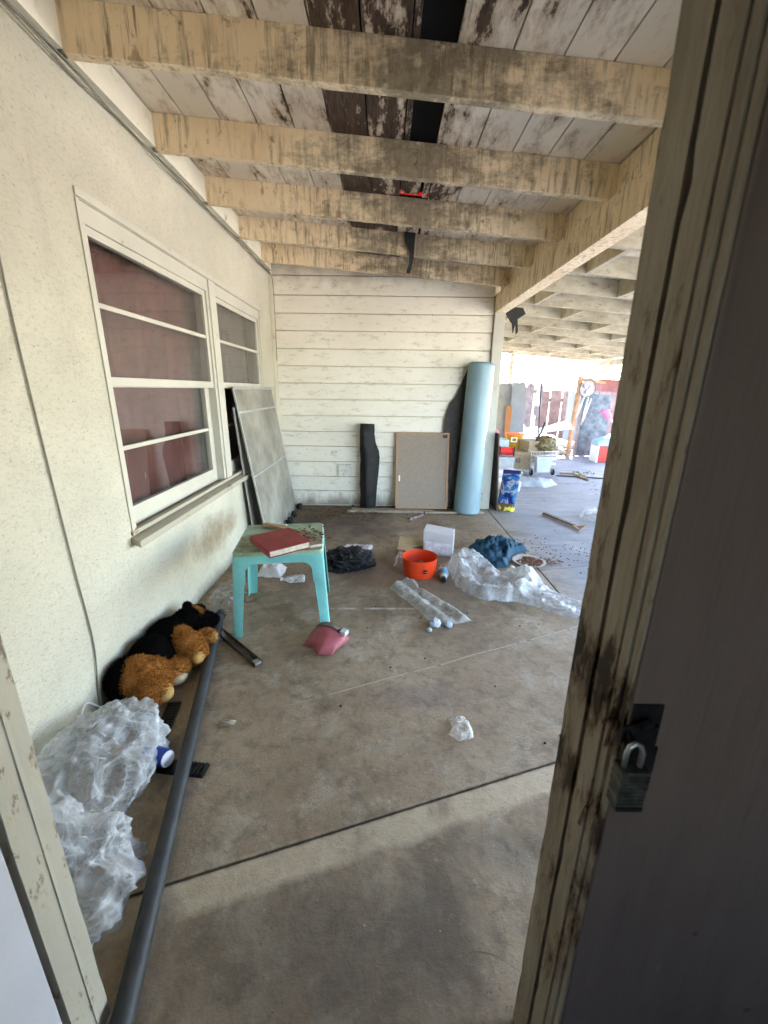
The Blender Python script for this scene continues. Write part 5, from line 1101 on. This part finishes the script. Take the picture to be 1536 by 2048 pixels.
fn2 = thing('board_fence', 'lower faded red brown board fence right of the picket fence', 'fence')
x = 4.06
while x < 9.0:
    MB().box(x, x + .29, 11.2 + random.uniform(0, .01), 11.225, 0.05, 1.42 + random.uniform(-.02, .03)).build('board', REDW, fn2); x += .32
MB().box(4.06, 9, 11.23, 11.27, 1.15, 1.24).build('rail', REDW, fn2)
fn3 = thing('picket_fence', 'grey picket fence hidden mostly behind garage and leaning sheets', 'fence')
for k in range(11):
    xx = -0.2 + k * .255; MB().box(xx, xx + .22, 11.0, 11.018, .05, 1.60).build('picket', GREYW, fn3)
MB().box(-.2, 2.65, 11.02, 11.06, 1.36, 1.45).build('rail', GREYW, fn3)
tag(MB().box(4.62, 4.75, 10.7, 10.72, .02, 1.42).box(4.752, 5.05, 10.705, 10.725, .02, 1.38).build('sheet_panel', plain('pale blue grey sheet', (.22, .24, .29), .6, .1, 3)), 'pale blue grey panels standing against the red brown fence', 'board')
GAL = plain('mottled galvanised sheet', (.10, .12, .14), .6, .5, 6, .2, .2)
tag(MB().box(4.36, 4.98, 9.32, 9.345, .01, 1.36).build('sheet_panel', GAL), 'mottled dark grey metal sheet standing at the driveway end', 'board'); tag(MB().box(4.30, 4.358, 9.30, 9.34, 0.0, 1.34).build('sheet_panel', plain('brown grey slab', (.22, .18, .17), .8, .3, 5)), 'narrow brown slab edge at the left of the metal sheet', 'board')
q = MB(); n_ = 24; q.tube([(4.55 + .26 * cos(2 * pi * i / n_) * .5, 9.36, 1.335 + .045 * sin(2 * pi * i / n_)) for i in range(0, 13)], .02, 6); tag(q.build('blue_tub', plain('blue plastic', (.10, .25, .45), .5), smooth='all'), 'curved blue plastic rim above the metal sheet', 'tub')
ORW = plain('orange rusty post', (.34, .19, .10), .7, .3, 8)
tag(MB().bar((4.15, 9.25, 0), (4.22, 9.28, 1.72), .07, .07).build('fence_post', ORW), 'orange brown post rising beside the metal sheet', 'post')
MBx = MB().bar((4.24, 9.27, 1.66), (4.75, 9.27, 1.60), .05, .05); tag(MBx.build('orange_brace', ORW), 'orange brace reaching right from the top of the post', 'brace')
# wire fan head on the post
fan = thing('wire_fan', 'round wire fan guard hanging on the orange post', 'fan', (4.36, 9.18, 1.475))
q = MB()
for i in range(24): a = 2 * pi * i / 24
q.tube([(.17 * cos(2 * pi * i / 28), 0, .20 * sin(2 * pi * i / 28)) for i in range(29)], .009, 6); q.build('guard_ring', plain('dark wire', (.12, .10, .10), .5), fan, smooth='all')
q = MB(); q.lathe([(.0, -.01), (.16, .01), (.165, .02)], (0, .01, 0), 28, (0, 1, 0)); q.build('guard_face', plain('pale fan face', (.30, .29, .31), .6), fan)
for a in (20, 140, 260): MB().ball((.07 * cos(radians(a)), -.012, .07 * sin(radians(a))), (.055, .006, .03), 12, rot=Matrix.Rotation(radians(-a), 3, 'Y')).build('blade', plain('grey blade', (.35, .35, .4), .5), fan)
for i, (x0, z0, x1, z1, lab) in enumerate([(4.28, 1.34, 4.16, .85, 'left bright pole under the fan'), (4.38, 1.30, 4.30, .72, 'middle bright pole under the fan'), (4.46, 1.28, 4.34, .78, 'right bright pole under the fan')]):
    tag(MB().tube([(x0, 9.12 + .03 * i, z0), (x1, 9.1 + .03 * i, z1)], .017, 8).build('metal_pole', WIREM, smooth='all'), lab, 'pole')
for i in range(4):
    tag(MB().bar((3.05 + .1 * i, 9.5 - .12 * i, .42 + .04 * i), (4.05 + .03 * i, 9.2 - .02 * i, .80 - .05 * i), .05, .04).build('white_rail', plain('white painted rail', (.72, .72, .72), .5)), ['back', 'second', 'third', 'front'][i] + ' white rail of the slanting stack behind the cart', 'rail', 'white rails slanting behind the cart')
BR = plain('sun bleached rubbish', (.62, .60, .58), .8, .2, 5)
for i, (c, r, lab) in enumerate([((2.55, 9.6, .55), (.30, .25, .20), 'white heap behind the yellow cooler'), ((3.15, 9.9, .42), (.42, .3, .20), 'wide white heap behind the cart'), ((3.9, 9.8, .16), (.45, .3, .17), 'low white heap at the foot of the orange post'), ((2.75, 9.3, .30), (.35, .3, .26), 'white heap between the cooler and the cart')]):
    q = MB().ball(c, r, 36, 1.0, 2.4); tag(q.build('rubbish_heap', BR, smooth='all'), lab, 'rubbish heap')
tag(MB().tube([(3.6, 9.35, .2), (3.75, 9.35, .33), (3.95, 9.35, .28), (3.95, 9.35, .1), (3.75, 9.35, .05), (3.6, 9.35, .2)], .012, 6).build('wheel_rim', plain('rusty rim', (.30, .2, .16), .6)), 'bent rusty rim lying by the white rails', 'rim')
tag(MB().tube([(3.52, 9.9, .3), (3.54, 9.9, .85)], .022, 8).build('metal_pole', plain('pale green pole', (.45, .62, .55), .5), smooth='all'), 'short pale green pole before the red brown fence', 'pole')
tag(MB().tube([(3.30, 10.2, .4), (3.36, 10.4, 1.95)], .018, 8).build('metal_pole', RUST, smooth='all'), 'thin dark pole rising above the picket fence', 'pole')
tag(MB().tube([(3.36, 10.4, 1.95), (3.9, 10.45, 1.98), (4.6, 10.45, 2.04)], .012, 6).build('wire_line', RUST, smooth='all'), 'thin line strung right from the dark pole', 'wire')
tag(MB().box(3.55, 3.63, 9.9, 9.94, 1.08, 1.75).build('white_board', plain('white board strip', (.75, .75, .76), .6)), 'white strip hanging before the right end of the pickets', 'board')
q = MB(); random.seed(5)
for _ in range(150):
    x, y = random.uniform(2.0, 4.2), random.uniform(7.9, 10.4)
    if x > 2.9 and y < 8.9: continue
    a, b = random.uniform(0, 6.28), random.uniform(-.25, .8); L = random.uniform(.06, .38); z = random.uniform(.01, .30)
    q.bar((x, y, z), (x + L * cos(a), y + L * sin(a) * .5, z + L * sin(b) * .6), random.uniform(.012, .10), random.uniform(.008, .03), jit=.006)
tt = NT('mixed scrap', .7); tt.base(tt.ramp(tt.noise(3.5, 2, .5), [(0.0, (.05, .04, .04)), (.42, (.30, .28, .27)), (.48, (.22, .09, .05)), (.53, (.48, .46, .44)), (.58, (.10, .16, .17)), (.64, (.40, .33, .2))], 'CONSTANT'))
tag(q.build('scrap_rubbish', tt.m), 'loose mixed scrap and offcuts strewn behind the cart and cooler', 'rubbish', kind='stuff')
# right side: red tool box, pink tool
rb = thing('cool_box', 'red cool box with a slanted pale blue lid at the right edge of the driveway', 'cool box', (4.62, 8.66, 0))
MB().box(-.16, .30, -.15, .15, .0, .33).build('body', plain('red plastic', (.42, .03, .02), .4), rb, bevel=.01); MB().hexa([(-.20, -.16, .34), (.30, -.16, .34), (.30, .16, .34), (-.20, .16, .34), (-.20, -.14, .42), (.3, -.14, .62), (.3, .14, .62), (-.2, .14, .42)]).build('lid', plain('pale blue plastic', (.22, .38, .45), .4), rb, bevel=.006)
MB().box(-.19, -.163, -.15, .15, .0, .34).build('edge', WHITEP, rb)
pk = thing('pink_spade', 'pink toy spade leaning at the metal sheet', 'toy spade')
MB().tube([(4.96, 8.9, .70), (4.80, 8.9, .86)], .016, 8).build('shaft', WHITEP, pk); MB().ball((4.72, 8.9, .95), (.13, .03, .07), 16, .2, 3, rot=Matrix.Rotation(radians(40), 3, 'Y')).build('blade', plain('hot pink plastic', (.72, .10, .22), .4), pk, smooth='all'); MB().ball((4.66, 8.9, 1.02), (.11, .03, .04), 14, .2, 3, rot=Matrix.Rotation(radians(-15), 3, 'Y')).build('grip', plain('hot pink grip', (.72, .10, .22), .4), pk, smooth='all')
# red shed beyond, trees
sh = thing('red_shed', 'red painted shed with sloping roof beyond the far fence', 'shed')
REDS = plain('sun faded red boards', (.15, .055, .05), .8, .2, 3)
MB().box(7.1, 11.5, 14.0, 14.8, 0, 1.80).build('wall', REDS, sh); MB().hexa([(6.9, 13.7, 1.81), (11.8, 13.7, 1.81), (11.8, 15.0, 1.95), (6.9, 15.0, 1.95), (6.9, 13.7, 1.87), (11.8, 13.7, 1.87), (11.8, 15.0, 2.01), (6.9, 15.0, 2.01)]).build('roof', plain('pale roof', (.5, .45, .42)), sh)
tag(MB().box(5.0, 5.14, 11.8, 11.94, 0, 2.2).build('utility_post', plain('pale lilac post', (.5, .5, .6), .6)), 'pale post standing between the fan and the red shed', 'post')
tag(MB().bar((5.3, 12.2, 1.5), (6.4, 12.2, 1.15), .03, .03).build('guy_wire', plain('white guy', (.7, .7, .7))), 'white diagonal brace before the red shed', 'brace')
GRN = plain('yellow green leaves', (.16, .24, .035), .6, .5, 4)
def tree(x, y, h, r, nl_, label):
    t = thing('tree', label, 'tree', (x, y, 0)); q = MB(); q.tube([(0, 0, 0), (.05, 0, h * .3), (-.03, .05, h * .6), (.0, 0, h * .85)], [.12, .10, .07, .03], 10)
    lc = []
    for k in range(9):
        a = k * 2.4; e = Vector((cos(a) * r * random.uniform(.5, .9), sin(a) * r * random.uniform(.5, .9), h * random.uniform(.55, .95))); q.tube([(0, 0, h * (.3 + .05 * k)), tuple(e * .6 + Vector((0, 0, h * .2))), tuple(e)], [.05, .03, .012], 6); lc.append(e)
    q.build('trunk', WOOD, t); q = MB()
    for _ in range(nl_):
        c = random.choice(lc) + Vector([random.gauss(0, r * .28) for _ in range(3)]); d = Vector([random.gauss(0, 1) for _ in range(3)]).normalized(); s = d.orthogonal().normalized(); L = random.uniform(.08, .16)
        q.add([c, c + d * L * .5 + s * L * .3, c + d * L, c + d * L * .5 - s * L * .3], [(0, 1, 2, 3)])
    q.build('crown', GRN, t)
tree(9.6, 19, 3.3, 1.6, 2600, 'leafy tree rising behind the red shed')
